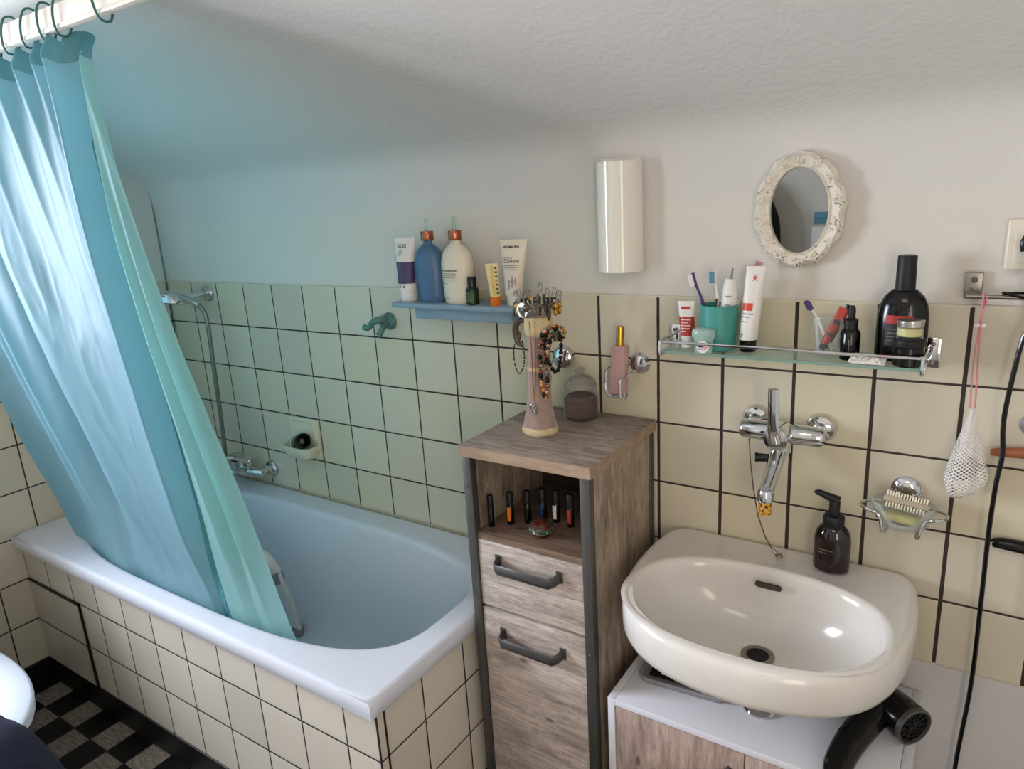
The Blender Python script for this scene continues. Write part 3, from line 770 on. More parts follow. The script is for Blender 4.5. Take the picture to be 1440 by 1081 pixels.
for i in range(14):     # scroll ornaments along the frame
    q = 2 * PI * (i + .5) / 14
    px, pz = mcx + (ma * .88) * math.cos(q), mcz + (mb_ * .9) * math.sin(q)
    b = MB()
    for k in range(7):
        w_ = k * 2.4 + i; rr = .0028 + .0008 * k
        b.ball((px + rr * math.cos(w_) * 1.2, -.0195 - .001 * (k % 3), pz + rr * math.sin(w_) * 1.2), .0036 - .0002 * k, (1, .8, 1), 8, 6)
    obj('scroll_ornament', b, M['mframe'], fr)
b = MB()
for i in range(76):
    q = 2 * PI * i / 76
    b.ball((mcx + ia * 1.045 * math.cos(q), -.0165, mcz + ib * 1.03 * math.sin(q)), .0018, (1, 1, 1), 6, 5)
obj('bead_rim', b, M['mframe'], fr)
obj('mirror_glass', MB().prism([(p.x, p.z) for p in ell(ia * 1.02, ib * 1.02, 0)], lambda p: Vector((p[0], -.003, p[1])), lambda p: Vector((p[0], -.0072, p[1]))), M['mirror'], t)

# ------------------------------------------------------------------ glass shelf
GZ = 1.192
t = thing('glass_shelf', 'clear glass shelf with chrome gallery rail above the wash basin', 'shelf', (2.245, 0, GZ - .02))
pl = obj('glass_plate', MB().box(2.002, 2.486, -.112, -.004, GZ - .006, GZ, .001), M['shelfglass'], t)
obj('front_edge', MB().box(2.002, 2.486, -.1130, -.1118, GZ - .006, GZ - .0002), M['glassedge'], pl, label='greenish polished front edge')
b = MB().tube([(2.0, -.006, GZ + .02), (2.0, -.112, GZ + .02), (2.008, -.118, GZ + .02), (2.480, -.118, GZ + .02), (2.488, -.112, GZ + .02), (2.488, -.006, GZ + .02)], .0033, 10)
for x in (2.001, 2.487):
    b.tube([(x, -.116, GZ + .02), (x, -.118, GZ - .004), (x, -.112, GZ - .01), (x, -.09, GZ - .009)], .0033, 10, sm=4)
    b.tube([(x, -.09, GZ - .009), (x, -.006, GZ - .009)], .0028, 8)
obj('gallery_rail', b, M['chrome'], t)
for x0, x1 in ((1.978, 2.006), (2.482, 2.508)):
    q = obj('wall_bracket', MB().box(x0, x1, -.006, 0, GZ - .022, GZ + .036, .002), M['chrome'], t)
    xm = (x0 + x1) / 2
    for zz in (.024, -.012): obj('screw_head', MB().ball((xm, -.006, GZ + zz), .004, (1, .6, 1)), M['steel'], q)

# toothpaste
cx, cy = 2.042, -.062
t = thing('toothpaste', 'small red and white toothpaste tube standing left of the teal tumbler', 'tube', (cx, cy, GZ))
obj('cap', MB().lathe([(.0125, GZ), (.013, GZ + .018), (.0125, GZ + .019)], (cx, cy, 0), 24), M['white'], t)
ta = (cx, cy, GZ + .019, GZ + .098, .0145, .0185, .15, -.004, .004)
obj('tube_body', squeeze_tube(MB(), *ta), M['white'], t)
f = tubefn(*ta, off=.0005)
obj('red_band', MB().patch(f, -.0155, .0155, GZ + .026, GZ + .066, 12, 5), M['red'], t, label='red printed band')
fb = tubefn(*ta, off=.0009)
obj('red_logo', MB().patch(fb, -.010, .009, GZ + .081, GZ + .087, 6, 1), M['red'], t)
obj('lettering', bars(bars(MB(), fb, -.010, [.012], GZ + .073, .01, .0018), fb, -.011, [.02, .014, .02, .018, .01], GZ + .059, .006, .0014), M['white'], t)
# teal tumbler
cx, cy = 2.108, -.060
t = thing('tumbler', 'teal plastic toothbrush tumbler on the glass shelf', 'tumbler', (cx, cy, GZ))
obj('cup_wall', MB().lathe([(.034, GZ), (.036, GZ + .002), (.038, GZ + .092), (.0365, GZ + .094), (.035, GZ + .092), (.033, GZ + .006), (.01, GZ + .005)], (cx, cy, 0), 40), M['teal'], t)
# brushes in it
def brush(label, base, top, col, headcol, neck=None, head_dir=(-1, 0, 0), hl=.024, r=.0042, nm='toothbrush'):
    B, Tt = Vector(base), Vector(top)
    t = thing(nm, label, 'toothbrush', base)
    d = (Tt - B); up = d.normalized(); hd_ = Vector(head_dir)
    bend = hd_ * -.004
    obj('handle', MB().tube([B, B + d * .35, B + d * .6 + bend, B + d * .75 + bend * .5, B + d * .86, Tt], [r, r * 1.15, r * .9, r * .62, r * .8, r * .9], 10, sm=4), M[col], t)
    if neck: obj('grip', MB().tube([B + d * .3 + hd_ * .0015, B + d * .62 + bend + hd_ * .001], [r * 1.1, r * .98], 10), M[neck], t)
    b = MB()
    side = up.cross(hd_).normalized()
    c0 = Tt - up * hl * .55
    for i in range(5):
        p = c0 + up * (i - 2) * hl * .2
        T = Matrix.Translation(p) @ Matrix((side, up, hd_)).transposed().to_4x4()
        b.box(-.0042, .0042, -hl * .085, hl * .085, .002, .013, T=T)
    obj('bristles', b, M[headcol], t)
    return t
brush('toothbrush with slim dark purple handle, leaning left in the teal tumbler', (2.095, -.058, GZ + .008), (2.052, -.062, GZ + .158), 'brush_purple', 'white', None, (-.8, -.3, -.4))
brush('white and dark grey toothbrush with turquoise bristles in the teal tumbler', (2.100, -.050, GZ + .008), (2.094, -.042, GZ + .160), 'white', 'brush_blue', 'dkhandle', (-.95, -.3, 0))
cx2, cy2 = 2.128, -.056
t = thing('electric_toothbrush', 'white electric toothbrush handle without its head, in the teal tumbler', 'electric toothbrush', (cx2, cy2, GZ + .007))
T = tr(2.122, -.056, 0) @ roty(.04)
obj('handle_body', MB().lathe([(.012, GZ + .007), (.0155, GZ + .02), (.0165, GZ + .08), (.0145, GZ + .125), (.011, GZ + .145), (.009, GZ + .147)], (0, 0, 0), 28, tr(2.122, -.056, 0) @ Matrix.Translation((0, 0, GZ)) @ roty(.06) @ Matrix.Translation((0, 0, -GZ))), M['white'], t)
obj('drive_pin', MB().tube([(2.131, -.056, GZ + .146), (2.1325, -.056, GZ + .158), (2.1345, -.056, GZ + .168)], [.0032, .0022, .0016], 10), M['steel'], t)
obj('buttons', MB().box(2.125, 2.137, -.0735, -.071, GZ + .112, GZ + .1135).box(2.126, 2.135, -.0745, -.072, GZ + .094, GZ + .0955), M['greyplastic'], t)
brush('white toothbrush with royal blue bristles leaning right behind the tall white tube', (2.112, -.044, GZ + .008), (2.165, -.034, GZ + .150), 'white', 'brush_navy', None, (.8, -.5, -.2), .020, .0036)
brush('toothbrush with translucent pinkish head leaning furthest right in the teal tumbler', (2.122, -.038, GZ + .008), (2.182, -.020, GZ + .176), 'frost', 'pinkprint', None, (-.7, -.3, .4), .022, .0036)
# floss pot in front
cx, cy = 2.092, -.106
t = thing('floss_pot', 'small frosted dental floss pot in front of the teal tumbler', 'floss pot', (cx, cy, GZ))
obj('pot_body', MB().lathe([(.017, GZ), (.018, GZ + .003), (.020, GZ + .028), (.024, GZ + .034), (.0245, GZ + .043), (.021, GZ + .049), (.012, GZ + .051)], (cx, cy, 0), 30, sy=.62), M['frost'], t)
f = lambda u, v: Vector((cx + .0025 + u, cy - .0133 + 6 * u * u, v))
lb = obj('round_label', MB().prism([(.0125 * math.cos(2 * PI * i / 28), .0125 * math.sin(2 * PI * i / 28)) for i in range(28)], lambda p: f(p[0], GZ + .0145 + p[1]), lambda p: f(p[0], GZ + .0145 + p[1]) + Vector((0, -.0004, 0))), M['white'], t)
g2 = lambda u, v: f(u, v) + Vector((0, -.0007, 0))
obj('label_print', MB().patch(g2, -.009, .001, GZ + .0135, GZ + .017, 4, 1).patch(g2, -.009, -.002, GZ + .009, GZ + .0115, 4, 1).patch(g2, -.006, .006, GZ + .021, GZ + .0235, 4, 1), M['ink'], lb)
obj('label_print', MB().patch(g2, .001, .010, GZ + .0125, GZ + .016, 4, 1).patch(g2, -.002, .008, GZ + .0085, GZ + .0115, 4, 1), M['pinkprint'], lb)
# tall white tube
cx, cy = 2.170, -.062
t = thing('cream_tube', 'tall white squeeze tube with orange-red block on a black cap, right of the tumbler', 'tube', (cx, cy, GZ))
obj('cap', MB().lathe([(.0155, GZ), (.0162, GZ + .001), (.0168, GZ + .024), (.016, GZ + .025)], (cx, cy, 0), 28), M['black'], t, label='black screw cap')
ta = (cx, cy, GZ + .025, GZ + .172, .0185, .0195, .12, .012, .006)
obj('tube_body', squeeze_tube(MB(), *ta, n=16), M['white'], t)
f = tubefn(*ta, off=.0006)
obj('orange_block', MB().patch(f, -.0165, .003, GZ + .085, GZ + .100, 8, 2), M['redorange'], t)
obj('red_emblem', MB().patch(f, -.004, .004, GZ + .149, GZ + .1515, 2, 1).patch(f, -.0013, .0013, GZ + .146, GZ + .1545, 1, 2).patch(f, -.0042, -.0026, GZ + .155, GZ + .157, 1, 1).patch(f, .0026, .0042, GZ + .155, GZ + .157, 1, 1).patch(f, -.0042, -.0026, GZ + .1435, GZ + .1455, 1, 1).patch(f, .0026, .0042, GZ + .1435, GZ + .1455, 1, 1), M['redorange'], t)
obj('lettering', MB().text('skin care', .0062, f, -.0155, GZ + .077).text('cream', .006, f, -.0155, GZ + .0705), M['ink'], t)
obj('small_print', MB().patch(f, -.0145, -.0045, GZ + .062, GZ + .0636, 4, 1), M['ink'], t)
obj('volume_print', bars(MB(), f, -.0145, [.006, .005], GZ + .036, .004, .0016), M['ink'], t)

# small drinking glass with brush and red sachet
cx, cy = 2.322, -.062
t = thing('shot_glass', 'small clear tapered glass holding a toothbrush and red tube', 'glass', (cx, cy, GZ))
obj('glass_wall', MB().lathe([(.020, GZ), (.021, GZ + .002), (.029, GZ + .078), (.0285, GZ + .079), (.0275, GZ + .078), (.0195, GZ + .012), (.01, GZ + .011)], (cx, cy, 0), 32), M['glass'], t)
brush('white toothbrush with lilac bristles leaning left in the small clear glass', (2.330, -.060, GZ + .013), (2.283, -.060, GZ + .105), 'white', 'brush_purple', None, (-.4, -.85, .3), .018, .0034)
t = thing('ointment_tube', 'small red ointment tube leaning right in the small clear glass', 'tube', (2.312, -.066, GZ + .014))
d = Vector((.040, .004, .086)).normalized(); p0 = Vector((2.312, -.068, GZ + .016))
T = Matrix.Translation(p0) @ roty(math.atan2(.040, .086)) @ rotz(.2)
obj('tube_body', (lambda q: (q.bm.transform(T), q)[1])(squeeze_tube(MB(), 0, 0, 0.012, .088, .0075, .0105)), M['red'], t)
obj('cap', MB().lathe([(.006, 0), (.0065, .012)], (0, 0, 0), 18, T), M['black'], t)
f0 = tubefn(0, 0, .012, .088, .0075, .0105, off=.0006)
obj('black_print', MB().patch(lambda u, v: T @ f0(u, v), -.006, .006, .055, .064, 4, 1).patch(lambda u, v: T @ f0(u, v), -.005, .006, .03, .036, 4, 1), M['ink'], t)
tag(obj('hair_clip', MB().tube([(2.318, -.052, GZ + .014), (2.345, -.052, GZ + .07), (2.352, -.051, GZ + .10)], [.003, .0036, .003], 8), M['blackmatte']), 'thin black stick leaning right behind the red tube in the small glass', 'stick')
# dropper bottle
cx, cy = 2.362, -.070
t = thing('dropper_bottle', 'small black dropper bottle with rubber bulb between the glass and the big black bottle', 'bottle', (cx, cy, GZ))
obj('bottle_body', MB().lathe([(.0165, GZ), (.0175, GZ + .002), (.0175, GZ + .050), (.014, GZ + .057), (.011, GZ + .059)], (cx, cy, 0), 28), M['black'], t)
obj('dropper_cap', MB().lathe([(.012, GZ + .058), (.0125, GZ + .075), (.010, GZ + .077), (.0065, GZ + .079), (.0068, GZ + .092), (.0055, GZ + .1), (.003, GZ + .102)], (cx, cy, 0), 24), M['blackmatte'], t)
obj('label_print', MB().patch(cylfn(cx, cy, lambda v: .0175), .0, .0012, GZ + .014, GZ + .04, 1, 1), M['greyink'], t)
# looped cotton pad
b = MB(); rnd = random.Random(3)
for i in range(150):
    u, v = rnd.uniform(-1, 1), rnd.uniform(-1, 1)
    b.ball((2.398 + u * .029, -.098 + v * .0075, GZ + .0035 + rnd.random() * .010 * (1 - .4 * abs(u))), .0034, (1, 1, .9), 6, 5)
tag(obj('cotton_pad', b.box(2.369, 2.427, -.106, -.090, GZ, GZ + .005, .002), M['knit']), 'white looped cotton pad lying at the front of the glass shelf', 'pad')
# big black bottle
cx, cy = 2.444, -.046
t = thing('shampoo_bottle', 'large glossy black bottle with red label on the glass shelf', 'bottle', (cx, cy, GZ))
pr = [(.92, 0), (.97, .003), (1.0, .012), (.985, .06), (.97, .085), (.90, .103), (.75, .118), (.55, .127), (.46, .131)]
Wb, Db = .0435, .026
obj('bottle_body', MB().lathe([(r * Wb, GZ + z) for r, z in pr], (cx, cy, 0), 40, sy=Db / Wb), M['black'], t)
obj('cap', MB().lathe([(.0165, GZ + .130), (.0168, GZ + .132), (.0158, GZ + .19), (.0148, GZ + .192)], (cx, cy, 0), 28), M['blackmatte'], t)
rf = lerpprof([(r * Wb, GZ + z) for r, z in pr])
def fn(u, v, o=.0006):
    r = rf(v); a = -PI / 2 + math.asin(max(-1, min(1, u / r))) if True else 0
    return Vector((cx + r * math.cos(a), cy + (r * Db / Wb + o) * math.sin(a), v))
obj('red_label', MB().patch(fn, -.025, .020, GZ + .071, GZ + .086, 10, 2), M['red'], t, label='red label with dark lettering')
obj('grey_label', MB().patch(fn, -.025, .020, GZ + .03, GZ + .071, 10, 2), mat('charcoal_label', '2b2c31', .4), t)
obj('lettering', bars(MB(), lambda u, v: fn(u, v, .001), -.021, [.014, .018, .012, .016], GZ + .06, .007, .0016), M['greyink'], t)
e = MB().tube([fn(.011 * math.cos(2 * PI * i / 24) + .001, GZ + .099 + .009 * math.sin(2 * PI * i / 24), .0008) for i in range(24)], .0007, 6, True)
e.tube([fn(-.005, GZ + .097, .0008), fn(-.001, GZ + .103, .0008), fn(.003, GZ + .097, .0008), fn(.007, GZ + .102, .0008)], .0006, 6)
obj('embossed_emblem', e, M['blackmatte'], t)
# black jar with a small balm jar on it
cx, cy = 2.461, -.088
t = thing('face_jar', 'round black glass jar under the little balm jar on the glass shelf', 'jar', (cx, cy, GZ))
obj('jar_body', MB().lathe([(.023, GZ), (.0255, GZ + .003), (.0255, GZ + .034), (.024, GZ + .036)], (cx, cy, 0), 32), M['black'], t)
obj('lid', MB().lathe([(.0258, GZ + .036), (.0262, GZ + .037), (.0262, GZ + .047), (.025, GZ + .0485)], (cx, cy, 0), 32), M['blackmatte'], t)
z = GZ + .0485
t = thing('balm_jar', 'little clear jar of yellow balm with silver lid on top of the black jar', 'jar', (cx, cy, z))
obj('glass_wall', MB().lathe([(.0205, z), (.0215, z + .001), (.0215, z + .022), (.0195, z + .024)], (cx, cy, 0), 32), M['glass'], t)
obj('balm', MB().lathe([(.019, z + .006), (.0205, z + .007), (.0205, z + .02), (.019, z + .021)], (cx, cy, 0), 28), M['ceramicinner'], t)
obj('lid', MB().lathe([(.020, z + .0225), (.0215, z + .024), (.022, z + .031), (.0225, z + .0315), (.0225, z + .034), (.021, z + .035)], (cx, cy, 0), 32), M['alu'], t, label='silver metal lid')

# ------------------------------------------------------------------ wash basin
scx, scy = 2.2475, -.25
HW = [(.0, .235), (-.008, .249), (-.02, .257), (-.05, .266), (-.1, .272), (-.16, .274), (-.21, .272), (-.26, .265), (-.3, .256), (-.345, .237), (-.38, .213), (-.41, .180), (-.432, .140), (-.447, .098), (-.456, .052), (-.459, .0)]
outl = [Vector((scx + w_, y_)) for y_, w_ in HW] + [Vector((scx - w_, y_)) for y_, w_ in reversed(HW[:-1])]
def outer_r(a):
    d = Vector((math.cos(a), math.sin(a))); o = Vector((scx, scy)); n = len(outl)
    for i in range(n):
        p, q = outl[i], outl[(i + 1) % n]; e = q - p
        den = d.x * e.y - d.y * e.x
        if abs(den) < 1e-12: continue
        w_ = p - o; tt = (w_.x * e.y - w_.y * e.x) / den; uu = (w_.x * d.y - w_.y * d.x) / den
        if tt > 0 and -1e-9 <= uu <= 1 + 1e-9: return tt
    return .2
SA = [2 * PI * i / 144 for i in range(144)]
RO = [outer_r(a) for a in SA]
RO = [(RO[i - 1] + 2 * RO[i] + RO[(i + 1) % 144]) / 4 for i in range(144)]
def so(inset, z, dz=None): return [Vector((scx + (r - inset) * math.cos(a), min(-.001, scy + (r - inset) * math.sin(a)), z + (dz(a) if dz else 0))) for a, r in zip(SA, RO)]
bcx, bcy = 2.245, -.268
def bowl(k, z, cx=bcx, cy=bcy, a=.234, bb=.157, n=2.35):
    out = []
    for t_, r in zip(SA, RO):
        # ray from the basin centre, re-centred on the bowl
        c, s_ = math.cos(t_), math.sin(t_)
        rr = (abs(c / (a * k)) ** n + abs(s_ / (bb * k)) ** n) ** (-1 / n)
        out.append(Vector((cx + rr * c, cy + rr * s_, z)))
    return out
SZ = .735
back = lambda a: .004 * max(0, math.sin(a)) ** 2
t = thing('wash_basin', 'white ceramic wash basin on the tiled wall over the low cabinet', 'basin', (scx, -.2, .575))
b = MB()
dcx, dcy = 2.252, -.225
def blend(k, q): return (bcx + (dcx - bcx) * q, bcy + (dcy - bcy) * q)
rings = [bowl(.25, .575, 2.25, -.22), bowl(.55, .585, 2.25, -.22), bowl(.85, .61, 2.25, -.23), so(.045, .640), so(.016, .648), so(.006, .655), so(.001, .668), so(.0, .70), so(.001, .718), so(.005, .729), so(.013, .7345, back), so(.022, SZ, back),
         bowl(1.085, SZ - .001), bowl(1.05, SZ + .0012), bowl(1.02, SZ - .0005), bowl(.995, SZ - .006), bowl(.975, SZ - .016), bowl(.94, .695, *blend(0, .1)), bowl(.87, .665, *blend(0, .2)), bowl(.74, .636, *blend(0, .4)),
         bowl(.55, .614, *blend(0, .7)), bowl(.33, .602, dcx, dcy, n=2.1), bowl(.17, .5985, dcx, dcy, a=.2, bb=.17, n=2)]
b.loft(rings, True, True)
bas = obj('basin_body', b, M['ceramic'], t, 50)
obj('overflow_slot', MB().prism([(2.246 + .027 * (1 if abs(q) < PI / 2 else -1) * .72 + .0075 * math.cos(q), .0075 * math.sin(q)) for q in [(-PI + 2 * PI * i / 28 + .0001) for i in range(28)]],
    lambda p: Vector((p[0], -.1275 - .004 + p[1] * -.55, .709 + p[1])), lambda p: Vector((p[0], -.1325 - .004 + p[1] * -.55, .707 + p[1]))), mat('overflow_shadow', '3b342b', .5), t)
dr = obj('drain_ring', MB().lathe([(.033, .5995), (.033, .602), (.029, .6035), (.022, .602), (.021, .597)], (dcx, dcy, 0), 36, cap0=False, cap1=False), M['steel'], t)
obj('drain_hole', MB().lathe([(.022, .5992), (.0, .5994)], (dcx, dcy, 0), 30), M['sink_hole'], dr)
t = thing('drain_pipe', 'short chrome waste pipe under the wash basin', 'pipe', (2.258, -.215, .47))
obj('pipe', MB().lathe([(.018, .474), (.018, .583)], (2.258, -.215, 0), 24), M['chrome'], t)
obj('flange', MB().lathe([(.034, .470), (.034, .474), (.024, .484), (.019, .486)], (2.258, -.215, 0), 28), M['chrome'], t)

# basin tap
t = thing('basin_mixer', 'chrome wall mixer tap with upright lever above the wash basin', 'tap', (2.243, 0, .9))
obj('rosette', rosette(MB(), 2.178, 1.030, .031), M['chrome'], t)
obj('rosette', rosette(MB(), 2.309, 1.026, .031), M['chrome'], t)
fz = 1.024
obj('body', MB().tube([(2.178, -.012, 1.03), (2.178, -.05, fz)], .0135, 18).tube([(2.309, -.012, 1.026), (2.309, -.05, fz)], .0135, 18)
    .lathe([(.010, -.083), (.017, -.082), (.0205, -.076), (.0215, -.03), (.0215, .03), (.0205, .076), (.017, .082), (.010, .083)], (2.243, -.06, fz), 28, roty(PI / 2))
    .lathe([(.024, 0), (.026, .02), (.026, .045), (.023, .055), (.012, .058)], (2.243, -.055, fz), 32, YAX)
    .tube([(2.243, -.062, fz), (2.243, -.066, .985)], .021, 20), M['chrome'], t)
obj('spout', MB().tube([(2.243, -.062, .99), (2.242, -.09, .975), (2.241, -.13, .948), (2.240, -.158, .932)], [.0195, .0165, .015, .0145], 18, sm=4), M['chrome'], t)
obj('aerator', MB().lathe([(.0145, .912), (.016, .914), (.016, .930), (.013, .936)], (2.240, -.161, 0), 24), M['chrome'], t)
obj('lever', MB().tube([(2.243, -.108, 1.02), (2.242, -.122, 1.045), (2.241, -.127, 1.08), (2.240, -.129, 1.135)], [.0125, .0115, .0105, .0095], 14, sm=5, sq=(.62, 1.05)), M['chrome'], t)
obj('diverter', MB().tube([(2.232, -.078, .972), (2.205, -.085, .972)], .0088, 14).tube([(2.205, -.085, .972), (2.198, -.087, .972)], .0098, 14), M['black'], t, label='black plastic diverter knob')
tag(obj('cork_filter', MB().lathe([(.012, .884), (.0128, .885), (.0128, .912), (.012, .9135)], (2.240, -.161, 0), 22), M['cork']), 'yellow and brown spotted cork sleeve under the basin tap spout', 'sleeve')
# chain and loose plug ring
t = thing('plug_chain', 'thin ball chain hanging from the basin tap onto the basin rim', 'chain', (2.243, -.055, SZ + .004))
pts = [(2.178, -.06, 1.0), (2.182, -.06, .95), (2.19, -.06, .89), (2.201, -.06, .83), (2.217, -.058, .782), (2.236, -.056, .7485)]
mbc = MB(); P = []
for (a, c) in zip(pts, pts[1:]):
    a, c = Vector(a), Vector(c); n = max(2, int((c - a).length / .0042))
    P += [a.lerp(c, i / n) for i in range(n)]
for p in P: mbc.ball(p, .00185, (1, 1, 1), 6, 5)
mbc.tube(P, .0007, 5)
obj('ball_chain', mbc, M['bronze'], t)
obj('end_clasp', MB().tube([(2.234, -.056, .754), (2.242, -.056, .745)], .0035, 8).tube([(2.247 + .006 * math.cos(2 * PI * i / 16), -.056 + .006 * math.sin(2 * PI * i / 16), .7425) for i in range(16)], .0017, 6, True)
    .lathe([(.006, .7395), (.008, .7405), (.006, .7445)], (2.248, -.056, 0), 14), M['steel'], t)
# soap dispenser
cx, cy, z = 2.352, -.057, .7392
t = thing('soap_dispenser', 'dark amber foam soap dispenser with black pump on the basin rim', 'dispenser', (cx, cy, z))
obj('bottle_body', MB().lathe([(.031, z), (.034, z + .002), (.0355, z + .01), (.0355, z + .07), (.032, z + .086), (.025, z + .096), (.021, z + .099)], (cx, cy, 0), 36, sy=.72), M['amber'], t)
obj('collar', MB().lathe([(.0195, z + .099), (.0205, z + .101), (.0205, z + .118), (.018, z + .122), (.011, z + .123)], (cx, cy, 0), 28), M['blackmatte'], t)
obj('pump_head', MB().lathe([(.0105, z + .121), (.0105, z + .152), (.008, z + .158)], (cx, cy, 0), 20).tube([(cx + .008, cy, z + .154), (cx - .012, cy - .003, z + .161), (cx - .030, cy - .006, z + .168), (cx - .036, cy - .008, z + .165)], [.0095, .008, .006, .005], 14, sm=4), M['blackmatte'], t)
fn2 = lambda u, v: Vector((cx + .0359 * math.cos(-PI / 2 + u / .0355), cy + .0359 * .72 * math.sin(-PI / 2 + u / .0355), v))
obj('lettering', bars(MB(), fn2, -.026, [.032, .02], z + .05, .007, .002), mat('faded_print', '6b5a55', .5), t)

# ------------------------------------------------------------------ soap basket by the basin
bx, bz = 2.473, .895
t = thing('soap_basket', 'chrome wire soap holder with clear glass dish on the tiles right of the basin tap', 'soap holder', (bx, 0, .845))
obj('suction_disc', MB().lathe([(.028, 0), (.028, .004), (.02, .012), (.01, .014)], (bx, 0, .918), 30, YAX), M['chrome'], t)
wz = .893
w1 = [(bx - .012, -.012, .915), (bx - .02, -.02, .9), (bx - .05, -.022, wz), (bx - .070, -.035, wz), (bx - .074, -.055, wz), (bx - .06, -.072, wz), (bx - .042, -.076, wz - .004), (bx - .034, -.078, wz - .02), (bx - .031, -.078, wz - .038), (bx - .027, -.065, wz - .045), (bx - .026, -.03, wz - .045)]
w2 = [(2 * bx - p[0], p[1], p[2]) for p in w1]
obj('wire_frame', MB().tube(w1, .0032, 10, sm=5).tube(w2, .0032, 10, sm=5).tube([w1[-1], w2[-1]], .003, 8), M['chrome'], t)
def dsh(k, z_, h=0): return [Vector((bx + .058 * k * math.cos(a), -.052 + .036 * k * math.sin(a), z_)) for a in [2 * PI * i / 40 for i in range(40)]]
b = MB(); b.loft([dsh(.55, .857), dsh(.62, .858), dsh(.8, .872), dsh(1.0, .908), dsh(.96, .910), dsh(.76, .876), dsh(.55, .864)])
obj('glass_dish', b, M['glass'], t)
b = MB().box(bx - .035, bx + .03, -.062, -.035, .868, .884, .007, T=tr(bx, -.05, 0) @ rotz(-.2) @ tr(-bx, .05, 0), seg=3)
tag(obj('soap_bar', b, M['soapyellow']), 'worn yellow soap bar in the wire soap holder', 'soap')
t = thing('nail_brush', 'beige nail brush with pale bristles on both sides resting in the wire soap holder', 'brush', (bx + .003, -.048, .885))
T = tr(bx + .004, -.047, .908) @ roty(.12) @ rotx(-.5)
obj('brush_body', MB().box(-.040, .040, -.013, .013, -.006, .006, .004, T=T), M['brushbody'], t)
b = MB()
for i in range(15):
    x = -.034 + .068 * i / 14
    for yy in (-.008, 0, .008): b.box(x - .0014, x + .0014, yy - .002, yy + .002, .005, .0155, T=T)
obj('bristles', b, M['bristle'], t)
b = MB()
for i in range(13):
    x = -.032 + .064 * i / 12
    for yy in (-.007, .004): b.box(x - .0014, x + .0014, yy - .002, yy + .002, -.0155, -.005, T=T)
obj('bristles', b, M['bristle'], t)

# ------------------------------------------------------------------ towel bar, net bag, socket, cable
t = thing('towel_bar', 'brushed steel towel bar on the wall at the right', 'towel bar', (2.6, 0, 1.30))
br = obj('wall_bracket', MB().box(2.534, 2.561, -.004, .004, 1.302, 1.349, .0018, seg=3), M['steel'], t)
obj('bolt', MB().lathe([(.0055, 0), (.0055, .002), (.003, .0025)], (2.548, -.004, 1.336), 18, YAX), M['dkmetal'], br)
obj('bar', MB().tube([(2.546, -.004, 1.318), (2.547, -.02, 1.316), (2.551, -.032, 1.312), (2.566, -.035, 1.311), (2.9, -.035, 1.311), (2.915, -.03, 1.312), (2.92, -.004, 1.318)], .0042, 12, sm=4), M['steel'], t)
t = thing('net_soap_bag', 'white net soap bag hanging on pink cord from the towel bar', 'net bag', (2.569, -.04, .955))
obj('cord', MB().tube([(2.5705, -.040, 1.110), (2.566, -.041, 1.22), (2.5645, -.0412, 1.30), (2.5635, -.036, 1.317), (2.564, -.0305, 1.305), (2.565, -.035, 1.295), (2.5605, -.0405, 1.20), (2.563, -.040, 1.110)], .0014, 6, sm=5)
    .tube([(2.5695, -.0415, 1.30), (2.5695, -.035, 1.317), (2.5685, -.030, 1.305), (2.566, -.036, 1.29)], .0014, 6, sm=4), M['pinkcord'], t, label='pink cord loop')
obj('toggle', MB().box(2.556, 2.573, -.0415, -.0395, 1.258, 1.264, .001), M['white'], t)
def bagp(a, k):
    z = 1.108 - .158 * k
    r = .003 + .040 * (k ** 1.15) * (1 - .55 * max(0, k - .78) ** 1.5 / .22 ** 1.5)
    r *= 1 + .13 * math.sin(3 * a + 2 * k) + .06 * math.sin(7 * a + 5 * k)
    dz = .012 * math.sin(a + .5) * k
    return Vector((2.567 + r * math.cos(a) * 1.02 - .002 * k, -.0405 + r * .75 * math.sin(a), z + dz))
b = MB(); NU, NVb = 40, 26
uvl = b.bm.loops.layers.uv.new('UVMap')
g = [[b.bm.verts.new(bagp(2 * PI * i / NU, j / NVb)) for i in range(NU)] for j in range(NVb + 1)]
for j in range(NVb):
    for i in range(NU):
        fc = b.bm.faces.new((g[j][i], g[j][(i + 1) % NU], g[j + 1][(i + 1) % NU], g[j + 1][i]))
        for lp, (uu, vv) in zip(fc.loops, ((i, j), (i + 1, j), (i + 1, j + 1), (i, j + 1))): lp[uvl].uv = (uu * .55, vv * .95)
fc = b.bm.faces.new(g[-1][::-1])
for i, lp in enumerate(fc.loops): lp[uvl].uv = (3 * math.cos(i * .157), 3 * math.sin(i * .157))
obj('net', b, M['net'], t, 180)
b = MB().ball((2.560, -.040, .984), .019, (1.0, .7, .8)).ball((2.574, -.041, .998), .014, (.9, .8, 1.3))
obj('net_inner_shade', b, mat('grey_net_shadow', '9b958d', .9), t)  # grey blobs stand in for the shade inside the net

